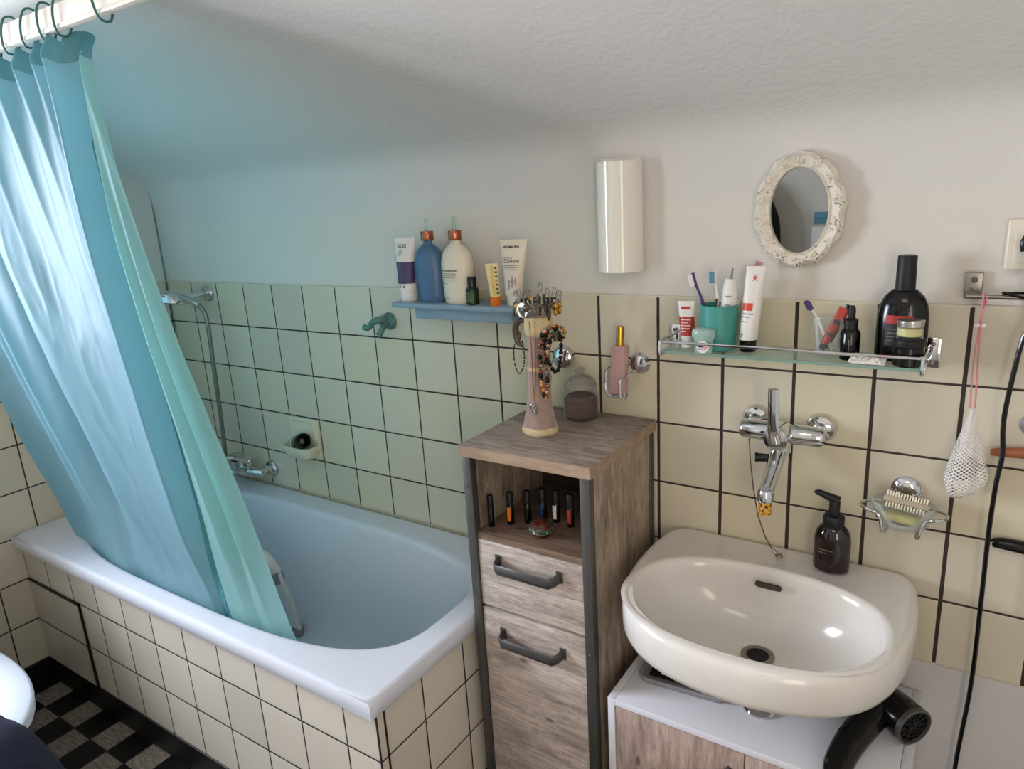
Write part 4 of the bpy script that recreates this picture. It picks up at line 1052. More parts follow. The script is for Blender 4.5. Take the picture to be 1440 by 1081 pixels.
t = thing('wall_socket', 'cream wall socket at the right edge of the picture', 'socket', (2.63, 0, 1.353))
obj('frame_plate', MB().box(2.588, 2.672, -.010, .009, 1.354, 1.440, .004, seg=3), M['cream'], t)
obj('insert', MB().box(2.600, 2.660, -.0125, -.008, 1.366, 1.428, .002), M['cream'], t)
t = thing('power_plug', 'black power plug with a long black cable hanging down past the brown handle', 'plug', (2.63, -.03, 1.33))
obj('plug_body', MB().tube([(2.630, -.010, 1.397), (2.630, -.042, 1.397)], [.018, .016], 18).tube([(2.630, -.034, 1.412), (2.628, -.044, 1.39), (2.629, -.044, 1.335)], [.013, .014, .009], 14, sm=4).tube([(2.618, -.044, 1.418), (2.612, -.044, 1.404), (2.614, -.044, 1.39)], .006, 10, sm=3), M['black'], t)
cab = [(2.629, -.044, 1.338), (2.640, -.046, 1.30), (2.637, -.048, 1.26), (2.628, -.046, 1.245), (2.621, -.046, 1.186), (2.615, -.046, 1.096), (2.6195, -.046, 1.029), (2.6155, -.046, .972), (2.614, -.044, .874), (2.616, -.04, .722), (2.617, -.036, .545), (2.608, -.034, .335), (2.605, -.04, .05), (2.60, -.06, .008), (2.56, -.25, .006), (2.5535, -.38, .006)]
obj('cable', MB().tube(cab, .0042, 10, sm=7), M['black'], t)
tag(obj('cable_loop', MB().tube([(2.600, -.028, 1.317), (2.592, -.036, 1.3185), (2.600, -.042, 1.317), (2.62, -.044, 1.312), (2.66, -.044, 1.303), (2.70, -.041, 1.303), (2.72, -.034, 1.317), (2.66, -.028, 1.319)], .0024, 8, True, sm=5), M['black']), 'thin black cord looped over the towel bar under the socket', 'cord')
# handles hanging near the right edge
t = thing('bath_brush', 'brush with red-brown wooden handle behind the black cable', 'brush', (2.7, -.02, 1.02))
obj('handle', MB().tube([(2.602, -.014, 1.022), (2.62, -.014, 1.024), (2.66, -.014, 1.028), (2.74, -.014, 1.032)], [.0055, .0085, .0105, .011], 14, sm=4), M['brownwood'], t)
obj('brush_head', MB().box(2.73, 2.83, -.026, -.002, 1.012, 1.056, .008), M['brownwood'], t)
t = thing('black_tongs', 'black plastic handle sticking in from the right edge below the brown one', 'tongs', (2.7, -.02, .84))
obj('handle', MB().tube([(2.622, -.014, .842), (2.64, -.014, .845), (2.70, -.014, .842), (2.80, -.014, .838)], [.008, .0115, .0125, .011], 14, sm=4), M['black'], t)
obj('groove', MB().box(2.63, 2.70, -.0275, -.025, .842, .846, .0008), M['blackmatte'], t)
tag(obj('suction_hook', MB().lathe([(.02, 0), (.02, .003), (.008, .010), (.006, .02)], (2.660, 0, 1.078), 26, YAX), M['greyplastic']), 'pale grey suction disc at the right edge above the brown handle', 'hook')

# ------------------------------------------------------------------ low white cabinet under the basin
VX0, VX1, VY, VZ = 1.968, 2.536, -.338, .47
t = thing('vanity_cabinet', 'low white cabinet with oak-look doors under the wash basin', 'cabinet', ((VX0 + VX1) / 2, VY / 2, 0))
obj('side_panel', MB().box(VX0, VX0 + .016, VY, -.003, 0, VZ, .001), M['vanwhite'], t)
obj('side_panel', MB().box(VX1 - .016, VX1, VY, -.003, 0, VZ, .001), M['vanwhite'], t)
obj('top_panel', MB().box(VX0 + .0165, VX1 - .0165, VY, -.003, VZ - .016, VZ - .0003, .001), M['vanwhite'], t)
obj('bottom_panel', MB().box(VX0 + .016, VX1 - .016, VY + .02, -.003, .05, .066), M['vanwhite'], t)
obj('back_panel', MB().box(VX0 + .016, VX1 - .016, -.012, -.006, .066, VZ - .016), M['vanwhite'], t)
vm = 2.262
for x0, x1, hx in ((VX0 + .0185, vm - .0015, vm - .03), (vm + .0015, VX1 - .0185, vm + .03)):
    d = obj('door', MB().box(x0, x1, VY + .001, VY + .018, .055, VZ - .0185, .001), M['vanwood'], t)
    obj('knob', MB().lathe([(.006, 0), (.006, .012), (.012, .016), (.013, .022), (.009, .026)], (hx, VY + .001, VZ - .065), 22, YAX), M['dkmetal'], d)
# tray with something black
t = thing('grey_tray', 'small rounded grey tray with black things on the low cabinet, left under the basin', 'tray', (2.07, -.19, VZ))
def rr(x0, x1, y0, y1, r, z, n=6):
    out = []
    for (cx_, cy_, a0) in ((x1 - r, y1 - r, 0), (x0 + r, y1 - r, PI / 2), (x0 + r, y0 + r, PI), (x1 - r, y0 + r, 3 * PI / 2)):
        out += [Vector((cx_ + r * math.cos(a0 + PI / 2 * i / n), cy_ + r * math.sin(a0 + PI / 2 * i / n), z)) for i in range(n + 1)]
    return out
Tt = tr(2.0, -.262, 0) @ rotz(.08) @ tr(-2.0, .262, 0)
b = MB(); b.loft([[Tt @ p for p in q] for q in (rr(2.004, 2.196, -.258, -.112, .022, VZ), rr(2.0, 2.20, -.262, -.108, .024, VZ + .012), rr(2.002, 2.198, -.26, -.11, .023, VZ + .014), rr(2.009, 2.191, -.253, -.117, .018, VZ + .013), rr(2.012, 2.188, -.25, -.12, .016, VZ + .004))])
obj('tray_body', b, M['greyplastic'], t)
obj('black_mat', MB().box(2.022, 2.18, -.235, -.125, VZ + .004, VZ + .008, .001, T=Tt), M['blackmatte'], t)
tag(obj('white_stick', MB().tube([(2.045, -.222, VZ + .011), (2.09, -.214, VZ + .011)], .003, 8), M['white']), 'short white stick lying in the grey tray under the basin', 'stick')
# hair dryer
t = thing('hair_dryer', 'black hair dryer lying on the low cabinet, right under the basin', 'hair dryer', (2.47, -.15, VZ))
ax = Vector((.62, -.55, -.02)).normalized(); c0 = Vector((2.447, -.098, VZ + .042)); c1 = c0 + ax * .105
q = ax.to_track_quat('Z', 'Y').to_matrix().to_4x4()
obj('barrel', MB().lathe([(.024, -.06), (.026, -.055), (.030, 0), (.036, .05), (.0385, .075), (.0385, .108), (.036, .112)], c0, 32, q), M['black'], t)
gr = obj('intake_ring', MB().lathe([(.0385, .108), (.0385, .116), (.034, .118), (.0325, .112)], c0, 36, q, cap0=False, cap1=False), M['dkmetal'], t, label='grey ring round the air intake')
b = MB()
for k in range(1, 5): b.tube([c0 + q @ Vector((.0078 * k * math.cos(a), .0078 * k * math.sin(a), .1125)) for a in [2 * PI * i / 24 for i in range(24)]], .0011, 5, True)
for k in range(6): b.tube([c0 + q @ Vector((.033 * math.cos(k * PI / 6), .033 * math.sin(k * PI / 6), .1135)), c0 + q @ Vector((-.033 * math.cos(k * PI / 6), -.033 * math.sin(k * PI / 6), .1135))], .001, 5)
obj('intake_grille', b, M['blackmatte'], gr)
h0 = c0 + ax * .045
obj('handle', MB().tube([h0, h0 + Vector((-.02, -.05, -.005)), h0 + Vector((-.045, -.13, -.012)), h0 + Vector((-.055, -.20, -.013)), h0 + Vector((-.056, -.235, -.014))], [.030, .030, .028, .025, .018], 18, sm=5, sq=(.8, 1)), M['black'], t)
b = MB()
for k in range(4):
    p = h0 + Vector((-.045 - .006 * k, -.055 - .022 * k, .004 - .002 * k)); b.box(-.004, .004, -.007, .007, -.006, .006, .002, T=Matrix.Translation(p) @ rotz(-.3))
obj('switches', b, M['blackmatte'], t)

# ------------------------------------------------------------------ tall cabinet
KX0, KX1, KY = 1.618, 1.946, -.345
KZ = .998
t = thing('tall_cabinet', 'narrow weathered-wood cabinet with dark metal frame beside the tub', 'cabinet', ((KX0 + KX1) / 2, KY / 2, 0))
tp = obj('top_board', MB().box(KX0, KX1, KY, -.006, KZ - .026, KZ, .0012), M['woodtop'], t)
obj('edge_band', MB().box(KX0 + .0005, KX1 - .0005, KY - .0008, KY + .0005, KZ - .0255, KZ - .0008).box(KX1 - .0005, KX1 + .0008, KY + .0005, -.0065, KZ - .0255, KZ - .0008), M['woodedge'], tp)
zt = KZ - .0265
IX0, IX1 = KX0 + .026, KX1 - .028
for x0, x1 in ((KX0 + .003, KX0 + .025), (KX1 - .027, KX1 - .005)):
    for y0, y1 in ((KY + .004, KY + .026), (-.03, -.008)):
        p = obj('post', MB().box(x0, x1, y0, y1, 0, zt, .0015), M['dkmetal'], t)
        b = MB(); xm = (x0 + x1) / 2
        for zz in (.90, .62, .33): b.ball((xm, y0, zz - (.06 if x0 > 1.8 else .0)), .0035, (1, .6, 1), 10, 7)
        obj('bolt', b, M['dkhandle'], p)
obj('side_panel', MB().box(KX0 + .006, KX0 + .020, KY + .027, -.031, .045, zt), M['woodside'], t)
obj('side_panel', MB().box(KX1 - .022, KX1 - .008, KY + .027, -.031, .045, zt), M['woodside'], t)
obj('back_panel', MB().box(KX0 + .022, KX1 - .024, -.034, -.026, .045, zt), mat('dark_brown_board', '3a2f28', .7), t)
NZ = .785
obj('niche_shelf', MB().box(KX0 + .0255, KX1 - .0275, KY + .012, -.035, NZ - .015, NZ), M['wooddark'], t)
def pull(par, z, x0=1.692, x1=1.868):
    yf = KY + .010
    h = obj('handle', MB().box(x0, x0 + .016, yf - .004, yf, z - .012, z + .015, .001).box(x1 - .016, x1, yf - .004, yf, z - .012, z + .015, .001)
        .tube([(x0 + .008, yf - .003, z), (x0 + .012, yf - .022, z - .002), (x0 + .022, yf - .032, z - .004), (x1 - .022, yf - .032, z - .004), (x1 - .012, yf - .022, z - .002), (x1 - .008, yf - .003, z)], .0135, 8, sq=(1.0, .3)), M['dkhandle'], par, 40)
    return h
d = obj('drawer', MB().box(KX0 + .0265, KX1 - .0285, KY + .010, KY + .028, .601, NZ - .016, .001), M['woodfront'], t)
pull(d, .727)
d = obj('door', MB().box(KX0 + .0265, KX1 - .0285, KY + .010, KY + .028, .05, .594, .001), M['woodfront'], t)
pull(d, .537)

# niche contents: roll-on bottles and a jewelled tin
rb = [(1.656, -.293, 'slim black roll-on bottle nearest the left post in the cabinet niche', None, .078, .0075),
      (1.690, -.262, 'slim black roll-on bottle with orange label in the cabinet niche', 'orange', .080, .0085),
      (1.722, -.238, 'plain dark roll-on bottle third from the left in the cabinet niche', 'darkgreen', .080, .0085),
      (1.748, -.212, 'dark roll-on bottle with blue label behind the jewelled tin', 'inkblue', .080, .0095),
      (1.780, -.205, 'dark roll-on bottle with white label in the cabinet niche', 'white', .080, .0090),
      (1.822, -.212, 'dark roll-on bottle with red label by the right post of the niche', 'red', .080, .0085)]
for x, y, lab, lc, h, r in rb:
    t = thing('roller_bottle', lab, 'bottle', (x, y, NZ), 'roll-on bottles in the cabinet niche')
    obj('bottle_body', MB().lathe([(r * .9, NZ), (r, NZ + .001), (r, NZ + h * .58), (r * .8, NZ + h * .62)], (x, y, 0), 20), M['black'], t)
    obj('cap', MB().lathe([(r * .98, NZ + h * .60), (r * .96, NZ + h * .97), (r * .8, NZ + h)], (x, y, 0), 20), M['blackmatte'], t)
    if lc: obj('paper_label', MB().patch(cylfn(x, y, lambda v: r), -.005, .005, NZ + h * .12, NZ + h * .55, 6, 1), M[lc], t)
cx, cy = 1.782, -.277
t = thing('trinket_tin', 'round jewelled trinket tin with red and green bands in the cabinet niche', 'tin', (cx, cy, NZ))
obj('tin_body', MB().lathe([(.021, NZ), (.024, NZ + .004), (.0262, NZ + .012), (.0262, NZ + .016)], (cx, cy, 0), 32), M['tinred'], t)
obj('green_band', MB().lathe([(.0265, NZ + .012), (.0275, NZ + .014), (.0275, NZ + .021), (.0265, NZ + .023)], (cx, cy, 0), 32, cap0=False, cap1=False), M['tingreen'], t)
obj('lid', MB().lathe([(.0262, NZ + .0225), (.0255, NZ + .027), (.020, NZ + .032), (.008, NZ + .035)], (cx, cy, 0), 32), M['tinred'], t)
b = MB()
for zz, r in ((.0115, .0265), (.0222, .0274), (.0295, .0235)):
    b.tube([(cx + r * math.cos(2 * PI * i / 40), cy + r * math.sin(2 * PI * i / 40), NZ + zz) for i in range(40)], .0009, 6, True)
obj('metal_bead', b, M['silver'], t)

# ------------------------------------------------------------------ on the cabinet: jewellery stand and lavender jar
jx, jy = 1.737, -.188
t = thing('jewellery_stand', 'mauve fabric jewellery stand with lace trims on the tall cabinet', 'jewellery stand', (jx, jy, KZ))
JT = Matrix.Translation((jx, jy, KZ)) @ roty(.035) @ Matrix.Translation((-jx, -jy, -KZ))
def jl(prof, seg=36, **k):
    b = MB(); b.lathe(prof, (0, 0, 0), seg, JT @ tr(jx, jy, KZ), **k); return b
obj('fabric_body', jl([(.038, .002), (.040, .006), (.036, .03), (.030, .06), (.0275, .09), (.0265, .13), (.0255, .17), (.025, .21), (.027, .245), (.026, .262), (.02, .27), (.006, .272)], wob=lambda a, z: .02 * math.sin(5 * a + z * 30)), M['mauve'], t)
obj('lace_hem', jl([(.041, .0), (.0425, .004), (.041, .012), (.038, .016)], 60, wob=lambda a, z: .03 * math.sin(30 * a)), M['lace'], t, label='scalloped cream lace hem')
obj('lace_collar', jl([(.0275, .228), (.031, .235), (.0315, .262), (.028, .27)], 60, cap0=False, cap1=False, wob=lambda a, z: .03 * math.sin(24 * a)), M['lace'], t, label='cream lace collar')
obj('lace_waist', jl([(.0272, .148), (.0280, .152), (.0272, .156)], 50, cap0=False, cap1=False, wob=lambda a, z: .02 * math.sin(30 * a)), M['lace'], t)
jp = lambda x, y, z: JT @ Vector((jx + x, jy + y, KZ + z))
obj('scroll_arm', MB().tube([jp(-.022, -.008, .255), jp(-.040, -.010, .258), jp(-.052, -.012, .245), jp(-.054, -.012, .225), jp(-.046, -.012, .205), jp(-.034, -.012, .20)], [.004, .006, .007, .006, .005, .003], 10, sm=5).tube([jp(-.05, -.012, .235), jp(-.04, -.013, .225), jp(-.043, -.013, .215)], [.004, .003, .002], 8, sm=3), M['bronze'], t, label='bronze scroll arm')
obj('scroll_arm', MB().tube([jp(.022, -.008, .24), jp(.040, -.010, .243), jp(.050, -.012, .232), jp(.052, -.012, .22)], [.004, .0055, .005, .006], 10, sm=5), M['bronze'], t)
obj('earring_wheel', MB().tube([jp(.048 * math.cos(2 * PI * i / 32), .048 * math.sin(2 * PI * i / 32), .302) for i in range(32)], .0022, 8, True).tube([jp(-.048, 0, .302), jp(.048, 0, .302)], .0018, 6).tube([jp(0, -.048, .302), jp(0, .048, .302)], .0018, 6).tube([jp(0, 0, .27), jp(0, 0, .318)], [.005, .003], 10), M['bronze'], t)
# necklace with a silver pendant down the front
u0 = [(-.004, -.032, .262), (.0, -.031, .2), (.002, -.031, .13), (.006, -.0335, .083)]
u1 = [(.010, -.0315, .262), (.009, -.030, .2), (.008, -.030, .13), (.006, -.0335, .083)]
t = thing('necklace', 'thin gold necklace with round silver pendant down the front of the jewellery stand', 'necklace', jp(.006, -.034, .05))
obj('chain', MB().tube([jp(*p) for p in u0], .0011, 6, sm=5).tube([jp(*p) for p in u1], .0011, 6, sm=5), M['gold'], t)
pc = jp(.008, -.039, .066)
b = MB().tube([pc + Vector((.0085 * math.cos(2 * PI * i / 20), -.001 * math.sin(i), .012 * math.sin(2 * PI * i / 20))) for i in range(20)], .0022, 8, True)
for k in range(5): b.ball(pc + Vector((.005 * math.cos(k * 1.26), 0, .006 * math.sin(k * 1.26))), .0026, (1, .6, 1), 8, 6)
obj('pendant', b, M['silver'], t)
# bracelets
def bracelet(label, pts, mats, r, cat='bracelet', nm='bead_bracelet', n=26):
    P = [Vector(p) for p in pts]
    # dense closed curve
    Q = []; m = len(P)
    for i in range(m):
        p0, p1, p2, p3 = P[i - 1], P[i], P[(i + 1) % m], P[(i + 2) % m]
        for j in range(12):
            s_ = j / 12; Q.append(.5 * ((2 * p1) + (p2 - p0) * s_ + (2 * p0 - 5 * p1 + 4 * p2 - p3) * s_ ** 2 + (3 * p1 - p0 - 3 * p2 + p3) * s_ ** 3))
    L = sum((Q[i] - Q[i - 1]).length for i in range(len(Q))); step = r * 1.9; acc = 0
    B = {k: MB() for k in set(mats)}; prev = Q[-1]; idx = 0; nxt = 0
    for p in Q:
        acc += (p - prev).length
        while acc >= nxt:
            B[mats[idx % len(mats)]].ball(p, r, (1, 1, 1), 8, 6); idx += 1; nxt += step
        prev = p
    t = thing(nm, label, cat, tuple(min(P, key=lambda q: q.z)))
    for k, bb in B.items(): obj('beads', bb, M[k], t)
    return t
bracelet('bracelet of tiny dark beads hanging from the left scroll arm of the stand', [jp(-.050, -.012, .215), jp(-.058, -.014, .19), jp(-.056, -.014, .155), jp(-.045, -.014, .135), jp(-.033, -.013, .155), jp(-.031, -.013, .185), jp(-.036, -.012, .208)], ['black', 'beadmix', 'black', 'black'], .0017)
bracelet('bracelet of black beads hanging on the right arm of the stand', [jp(.042, -.014, .245), jp(.030, -.022, .225), jp(.034, -.02, .18), jp(.052, -.014, .150), jp(.060, -.008, .18), jp(.060, -.006, .225), jp(.052, -.008, .245)], ['black', 'black', 'black'], .0050)
bracelet('string of orange, turquoise and brown beads on the right arm of the stand', [jp(.040, -.018, .248), jp(.024, -.030, .228), jp(.022, -.032, .17), jp(.026, -.032, .12), jp(.034, -.03, .092), jp(.038, -.028, .12), jp(.036, -.028, .18), jp(.044, -.02, .235)], ['beadmix', 'beadmix', 'black', 'beadmix'], .0060)
bracelet('bracelet of brown and gold beads, outermost on the right arm of the stand', [jp(.046, -.006, .252), jp(.040, -.01, .235), jp(.052, -.006, .222), jp(.064, -.002, .225), jp(.066, .0, .24), jp(.058, -.002, .25)], ['beadmix', 'gold', 'beadmix'], .0050)
# earrings on the wheel
er = random.Random(11)
kinds = ['hoop', 'disc', 'drop', 'leaf']
desc = {'hoop': ('hoop earring', 'bronze'), 'drop': ('bead drop earring', 'gold'), 'disc': ('disc earring', 'silver'), 'leaf': ('leaf earring', 'bronze')}
where = ['at the far left of', 'left front of', 'second from left at the front of', 'front left of centre on', 'just left of centre on', 'just right of centre on', 'front right of centre on', 'second from right at the front of',
         'right front of', 'at the far right of', 'right rear of', 'second from right at the back of', 'at the back centre of', 'second from left at the back of', 'left rear of']
NE = len(where)
for i in range(NE):
    a = PI + 2 * PI * i / NE * 1.0 + .12; p = jp(.048 * math.cos(a), .048 * math.sin(a), .302); k = kinds[(i * 3 + i // 4) % 4]
    nm, mm = desc[k]; sz = er.uniform(1.05, 1.5)
    t = thing('earring', '%s %s the jewellery stand wheel' % (nm, where[i]), 'earring', p, 'earrings on the jewellery stand')
    hgt = er.uniform(.010, .030); lean = er.uniform(-.004, .004)
    obj('ear_wire', MB().tube([p + Vector((0, 0, -.006)), p + Vector((.003, .001, .004)), p + Vector((.002 + lean, .001, hgt)), p + Vector((-.003 + lean, 0, hgt + .003)), p + Vector((-.006 + lean, 0, hgt - .006))], .0012, 6, sm=4), M['silver'], t)
    c = p + Vector((.0, -.003, -.012)); b = MB(); tangent = Vector((-math.sin(a), math.cos(a), 0))
    if k == 'hoop': b.tube([c + tangent * .011 * sz * math.cos(2 * PI * j / 18) + Vector((0, 0, .011 * sz * math.sin(2 * PI * j / 18))) for j in range(18)], .0026, 6, True)
    elif k == 'drop': b.ball(c + Vector((0, 0, .006)), .0065 * sz, (1, 1, 1.2), 10, 8).ball(c + Vector((0, 0, -.008)), .005 * sz, (1, 1, 1.4), 10, 8)
    elif k == 'disc': b.lathe([(.0115 * sz, -.0014), (.0125 * sz, 0), (.0115 * sz, .0014)], c, 22, rotz(a + PI / 2) @ rotx(PI / 2)).ball(c, .006, (1, 1, 1), 8, 6)
    else: b.ball(c + Vector((0, 0, -.004)), .011 * sz, (.55, .3, 1.3), 10, 8, rotz(a))
    obj('charm', b, M[mm], t)
big = jp(.004, -.052, .288)
t = thing('earring', 'large bronze fan earring hanging lowest at the front of the jewellery stand', 'earring', big, 'earrings on the jewellery stand')
fan = [(.0, .0)] + [(.022 * math.cos(q), .022 * math.sin(q)) for q in [PI + PI * i / 16 for i in range(17)]]
obj('charm', MB().prism(fan, lambda p: big + Vector((p[0], -.001, p[1] + .008)), lambda p: big + Vector((p[0], .001, p[1] + .008))).ball(big + Vector((0, -.002, .008)), .0085, (1, .6, 1)), M['bronze'], t)
obj('ear_wire', MB().tube([big + Vector((0, 0, .008)), big + Vector((.003, .003, .016)), big + Vector((0, .004, .022))], .001, 6, sm=3), M['silver'], t)

# lavender jar
cx, cy = 1.777, -.062
t = thing('lavender_jar', 'clear glass jar of dried flowers with domed lid at the back of the tall cabinet', 'jar', (cx, cy, KZ))
obj('glass_wall', MB().lathe([(.036, KZ), (.041, KZ + .004), (.042, KZ + .012), (.042, KZ + .058), (.039, KZ + .068), (.034, KZ + .073), (.033, KZ + .078)], (cx, cy, 0), 36, cap1=False), M['glass'], t)
obj('dried_flowers', MB().lathe([(.032, KZ + .004), (.0385, KZ + .008), (.0392, KZ + .03), (.038, KZ + .05), (.030, KZ + .058), (.01, KZ + .06)], (cx, cy, 0), 36, wob=lambda a, z: .012 * math.sin(9 * a + 300 * z)), M['herbs'], t)
t['label'] = t['label']
def knurl(a, z): return .03 * math.sin(14 * a)
obj('lid', MB().lathe([(.034, KZ + .077), (.038, KZ + .078), (.038, KZ + .083), (.034, KZ + .092), (.024, KZ + .102), (.010, KZ + .107), (.010, KZ + .111), (.013, KZ + .117), (.011, KZ + .124), (.004, KZ + .127)], (cx, cy, 0), 42, wob=knurl), glassy('pressed_glass', 'd8d2c8', .22, .08, .3), t)
# chrome suction hook behind the stand with a dotted charm
t = thing('suction_hook', 'chrome round suction hook on the tiles behind the jewellery stand', 'hook', (1.702, 0, 1.13))
obj('chrome_dome', MB().lathe([(.030, 0), (.030, .004), (.026, .016), (.014, .024), (.004, .026)], (1.702, 0, 1.13), 32, YAX), M['chrome'], t)
obj('prong', MB().tube([(1.702, -.022, 1.13), (1.69, -.05, 1.125), (1.685, -.052, 1.112), (1.688, -.06, 1.108)], .004, 10, sm=4), M['chrome'], t)
q0 = Vector((1.684, -.058, 1.108))
b = MB().tube([q0, q0 + Vector((.001, -.002, -.02)), q0 + Vector((-.003, -.003, -.05)), q0 + Vector((-.006, -.003, -.075)), q0 + Vector((.0, -.003, -.085))], [.006, .011, .010, .007, .008], 14, sm=4)
tag(obj('fabric_charm', b, M['dots']), 'red and white dotted fabric charm hanging beside the bead bracelets', 'charm')

# ------------------------------------------------------------------ perfume holder
px_, pz_ = 1.905, 1.130
t = thing('wire_holder', 'chrome wire holder with suction disc holding the pink bottle', 'holder', (1.88, 0, 1.062))
obj('suction_disc', MB().lathe([(.026, 0), (.026, .004), (.02, .012), (.008, .015)], (px_, 0, pz_), 30, YAX), M['chrome'], t)
obj('wire_frame', MB().tube([(px_, -.012, pz_ - .008), (px_ - .012, -.018, pz_ - .020), (px_ - .018, -.055, pz_ - .024), (px_ - .021, -.065, pz_ - .03), (px_ - .022, -.066, pz_ - .055), (px_ - .020, -.066, pz_ - .068), (px_ - .008, -.066, pz_ - .068), (px_ - .004, -.066, pz_ - .056)], .0026, 9, sm=5)
    .tube([(px_, -.012, pz_ + .002), (px_ - .030, -.014, pz_ - .004), (px_ - .056, -.03, pz_ - .006), (px_ - .064, -.05, pz_ - .012), (px_ - .062, -.058, pz_ - .05), (px_ - .058, -.058, pz_ - .066), (px_ - .045, -.056, pz_ - .071), (px_ - .022, -.05, pz_ - .070)], .0026, 9, sm=5)
    .tube([(px_ - .05, -.05, pz_ - .0695), (px_ - .02, -.052, pz_ - .0695)], .0024, 8), M['chrome'], t)
t = thing('perfume_bottle', 'slim frosted pink spray bottle with gold cap in the wire holder', 'perfume bottle', (1.88, -.044, pz_ - .066))
T = tr(1.868, -.042, pz_ - .066) @ roty(.05)
obj('bottle_body', MB().box(-.017, .017, -.0145, .0145, 0, .116, .004, T=T, seg=3), M['pink'], t)
obj('cap', MB().lathe([(.0095, .115), (.0095, .158), (.0088, .160)], (0, 0, 0), 26, T), M['gold'], t, label='gold metal cap')

# ------------------------------------------------------------------ toilet, denim, rear wall
t = thing('toilet', 'white toilet with closed lid at the left edge', 'toilet', (.35, -1.12, 0))
def oval(cx, cy, a, bq, z, n=2.2, N=48, back=None):
    out = []
    for i in range(N):
        q = 2 * PI * i / N; c, s_ = math.cos(q), math.sin(q)
        r = (abs(c / a) ** n + abs(s_ / bq) ** n) ** (-1 / n); x = cx + r * c
        if back is not None: x = max(back, x)
        out.append(Vector((x, cy + r * s_, z)))
    return out
tcy2 = -1.108
b = MB(); b.loft([oval(.33, tcy2, .20, .115, 0), oval(.33, tcy2, .19, .11, .06), oval(.36, tcy2, .20, .11, .2), oval(.45, tcy2, .27, .15, .32), oval(.48, tcy2, .31, .178, .375), oval(.48, tcy2, .305, .175, .385)])
obj('bowl', b, M['ceramic'], t, 50)
b = MB(); b.loft([oval(.49, tcy2, .343, .183, .386), oval(.49, tcy2, .35, .19, .39), oval(.49, tcy2, .35, .19, .400), oval(.49, tcy2, .345, .186, .404)])
obj('seat', b, M['lidwhite'], t, 50)
b = MB(); b.loft([oval(.49, tcy2, .346, .187, .405), oval(.49, tcy2, .352, .192, .409), oval(.49, tcy2, .352, .192, .416), oval(.49, tcy2, .343, .184, .423), oval(.49, tcy2, .26, .15, .427), oval(.49, tcy2, .1, .06, .429)])
obj('lid', b, M['lidwhite'], t, 50)
obj('cistern', MB().box(.002, .185, tcy2 - .19, tcy2 + .19, .40, .78, .02, seg=4), M['ceramic'], t)
# crumpled denim on the floor in front of the toilet
def dn(a, k):
    h = .685; ang = a
    r = (.0 + .225 * math.sin(k * PI / 2) ** .75 + .05 * max(0, k - .7) / .3)
    z = h * (1 - k ** 2.4)
    w_ = noise.noise(Vector((math.cos(a) * 2, math.sin(a) * 2, k * 3))) * .07 + .022 * math.sin(9 * a + 5 * k) * k
    r = r + w_ * k
    return Vector((1.12 + r * math.cos(a) * 1.0, -1.238 + r * math.sin(a) * .88, max(.0, z + noise.noise(Vector((a * 2, k * 6, 3))) * .03 * (1 - .6 * k))))
b = MB(); NA, NK = 72, 34
g = [[b.bm.verts.new(dn(2 * PI * i / NA, max(.02, j / NK))) for i in range(NA)] for j in range(NK + 1)]
for j in range(NK):
    for i in range(NA):
        b.bm.faces.new((g[j][i], g[j][(i + 1) % NA], g[j + 1][(i + 1) % NA], g[j + 1][i]))
b.bm.faces.new(g[0])
den = obj('denim_garment', b, M['denim'], None, 60)
tag(den, 'crumpled dark navy denim garment heaped beside the toilet at the lower left', 'clothing')
# rear wall as the little mirror shows it
t = thing('picture_panel', 'white framed panel on the rear wall, seen in the oval mirror', 'panel', (1.93, RY, 1.0))
obj('outer_frame', MB().box(1.745, 2.05, RY - .004, RY + .02, .80, 1.262, .004), M['white_paint'], t)
obj('inner_frame', MB().box(1.785, 2.01, RY + .02, RY + .026, .84, 1.222, .004), M['cream'], t)
t = thing('wall_sign', 'turquoise board sign on the rear wall, reflected at the lower right of the mirror', 'sign', (1.95, RY, 1.29))
obj('board', MB().box(1.752, 1.96, RY - .004, RY + .015, 1.275, 1.338, .004), M['sign'], t)
obj('painted_stripe', MB().box(1.76, 1.95, RY + .015, RY + .0158, 1.303, 1.309), M['signdark'], t)
t = thing('hanging_coat', 'long black coat hanging on the rear wall, dark shape in the mirror', 'coat', (1.55, RY, .6))
rings = []
for i in range(18):
    k = i / 17; zz = 1.50 - 1.0 * k; hw = .03 + .10 * min(1, k * 5) ** .6 + .05 * k
    rings.append([Vector((1.45 + hw * math.cos(a) * (1 + .05 * math.sin(5 * a)), max(RY + .002, RY + .07 + .06 * min(1, k * 4 + .3) * math.sin(a)), zz)) for a in [2 * PI * j / 32 for j in range(32)]])
b = MB(); b.loft(rings); obj('cloth', b, M['coat'], t, 60)
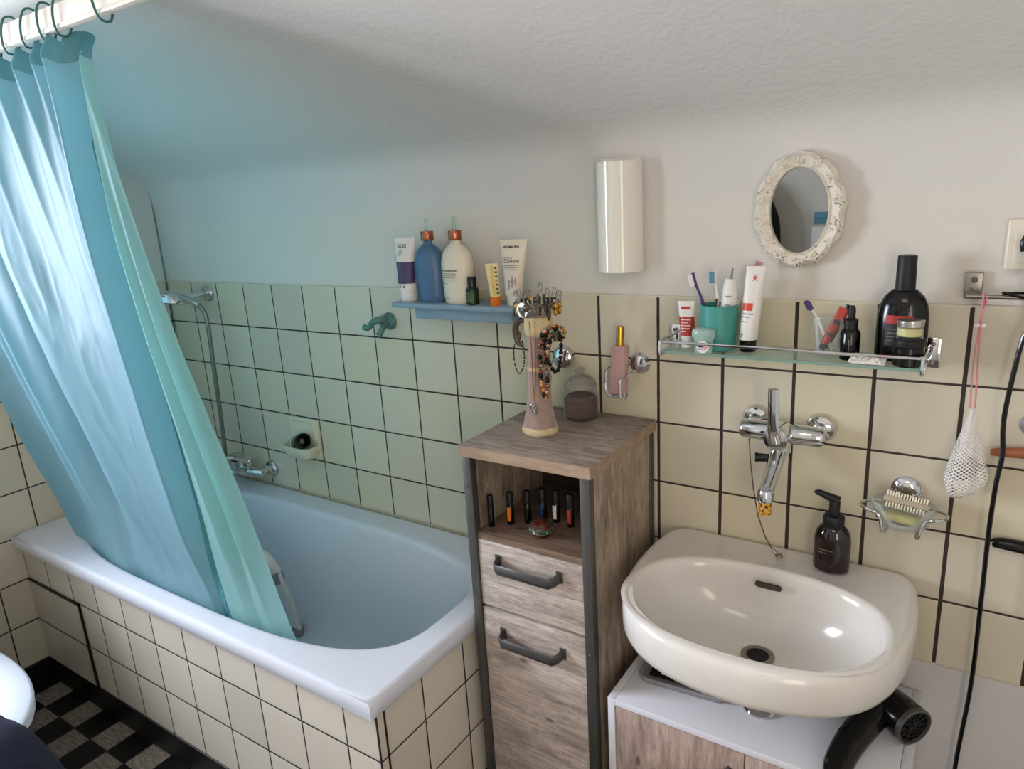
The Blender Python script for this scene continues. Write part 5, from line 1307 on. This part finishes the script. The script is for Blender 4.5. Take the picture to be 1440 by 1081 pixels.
obj('hook', MB().tube([(1.45, RY, 1.49), (1.45, RY + .05, 1.50), (1.45, RY + .06, 1.53)], .005, 8), M['steel'], t)

# ------------------------------------------------------------------ light
def area(name, loc, rot, sx, sy, power, col):
    l = bpy.data.lights.new(name, 'AREA'); l.shape = 'RECTANGLE'; l.size = sx; l.size_y = sy; l.energy = power; l.color = col
    o = link(bpy.data.objects.new(name, l)); o.location = loc; o.rotation_euler = rot; return o
area('window_daylight', (-.35, (WY0 + WY1) / 2, 1.58), (0, math.radians(-84), 0), 1.25, 1.2, 190, (.80, .86, 1.0))
area('ceiling_fill', (2.45, -1.95, RZ - .03), (0, 0, 0), .6, .6, 5, (1.0, .90, .80))  # added soft fill below the ceiling, no fitting belongs to it
area('warm_side_fill', (RX - .03, -2.0, 1.25), (0, math.radians(90), math.radians(-25)), 1.1, .8, 17, (1.0, .84, .70))  # added warm fill in front of the closed right wall
w = bpy.data.worlds.new('sky'); bpy.context.scene.world = w; w.use_nodes = True
nt = w.node_tree; bg = nt.nodes['Background']
sky = nt.nodes.new('ShaderNodeTexSky'); sky.sky_type = 'HOSEK_WILKIE'; sky.sun_direction = (.3, .5, .8); sky.turbidity = 4
nt.links.new(sky.outputs[0], bg.inputs[0]); bg.inputs[1].default_value = .6

# ------------------------------------------------------------------ camera
cam = bpy.data.cameras.new('camera'); co = link(bpy.data.objects.new('camera', cam))
Rv = Vector((0.83342584, 0.54956767, -0.05810977)); Uv = Vector((-0.09638225, 0.24808821, 0.96393086)); Fv = Vector((-0.54416158, 0.79776414, -0.2597317))
mw = Matrix((Rv, Uv, -Fv)).transposed().to_4x4(); mw.translation = Vector((2.56806, -1.51145, 1.53284))
co.matrix_world = mw
cam.sensor_width = 36; cam.sensor_fit = 'HORIZONTAL'; cam.lens = 999.44 / 1440 * 36; cam.clip_start = .02
bpy.context.scene.camera = co
sc = bpy.context.scene
sc.view_settings.view_transform = 'Standard'; sc.view_settings.look = 'None'; sc.view_settings.exposure = .02; sc.view_settings.gamma = 1
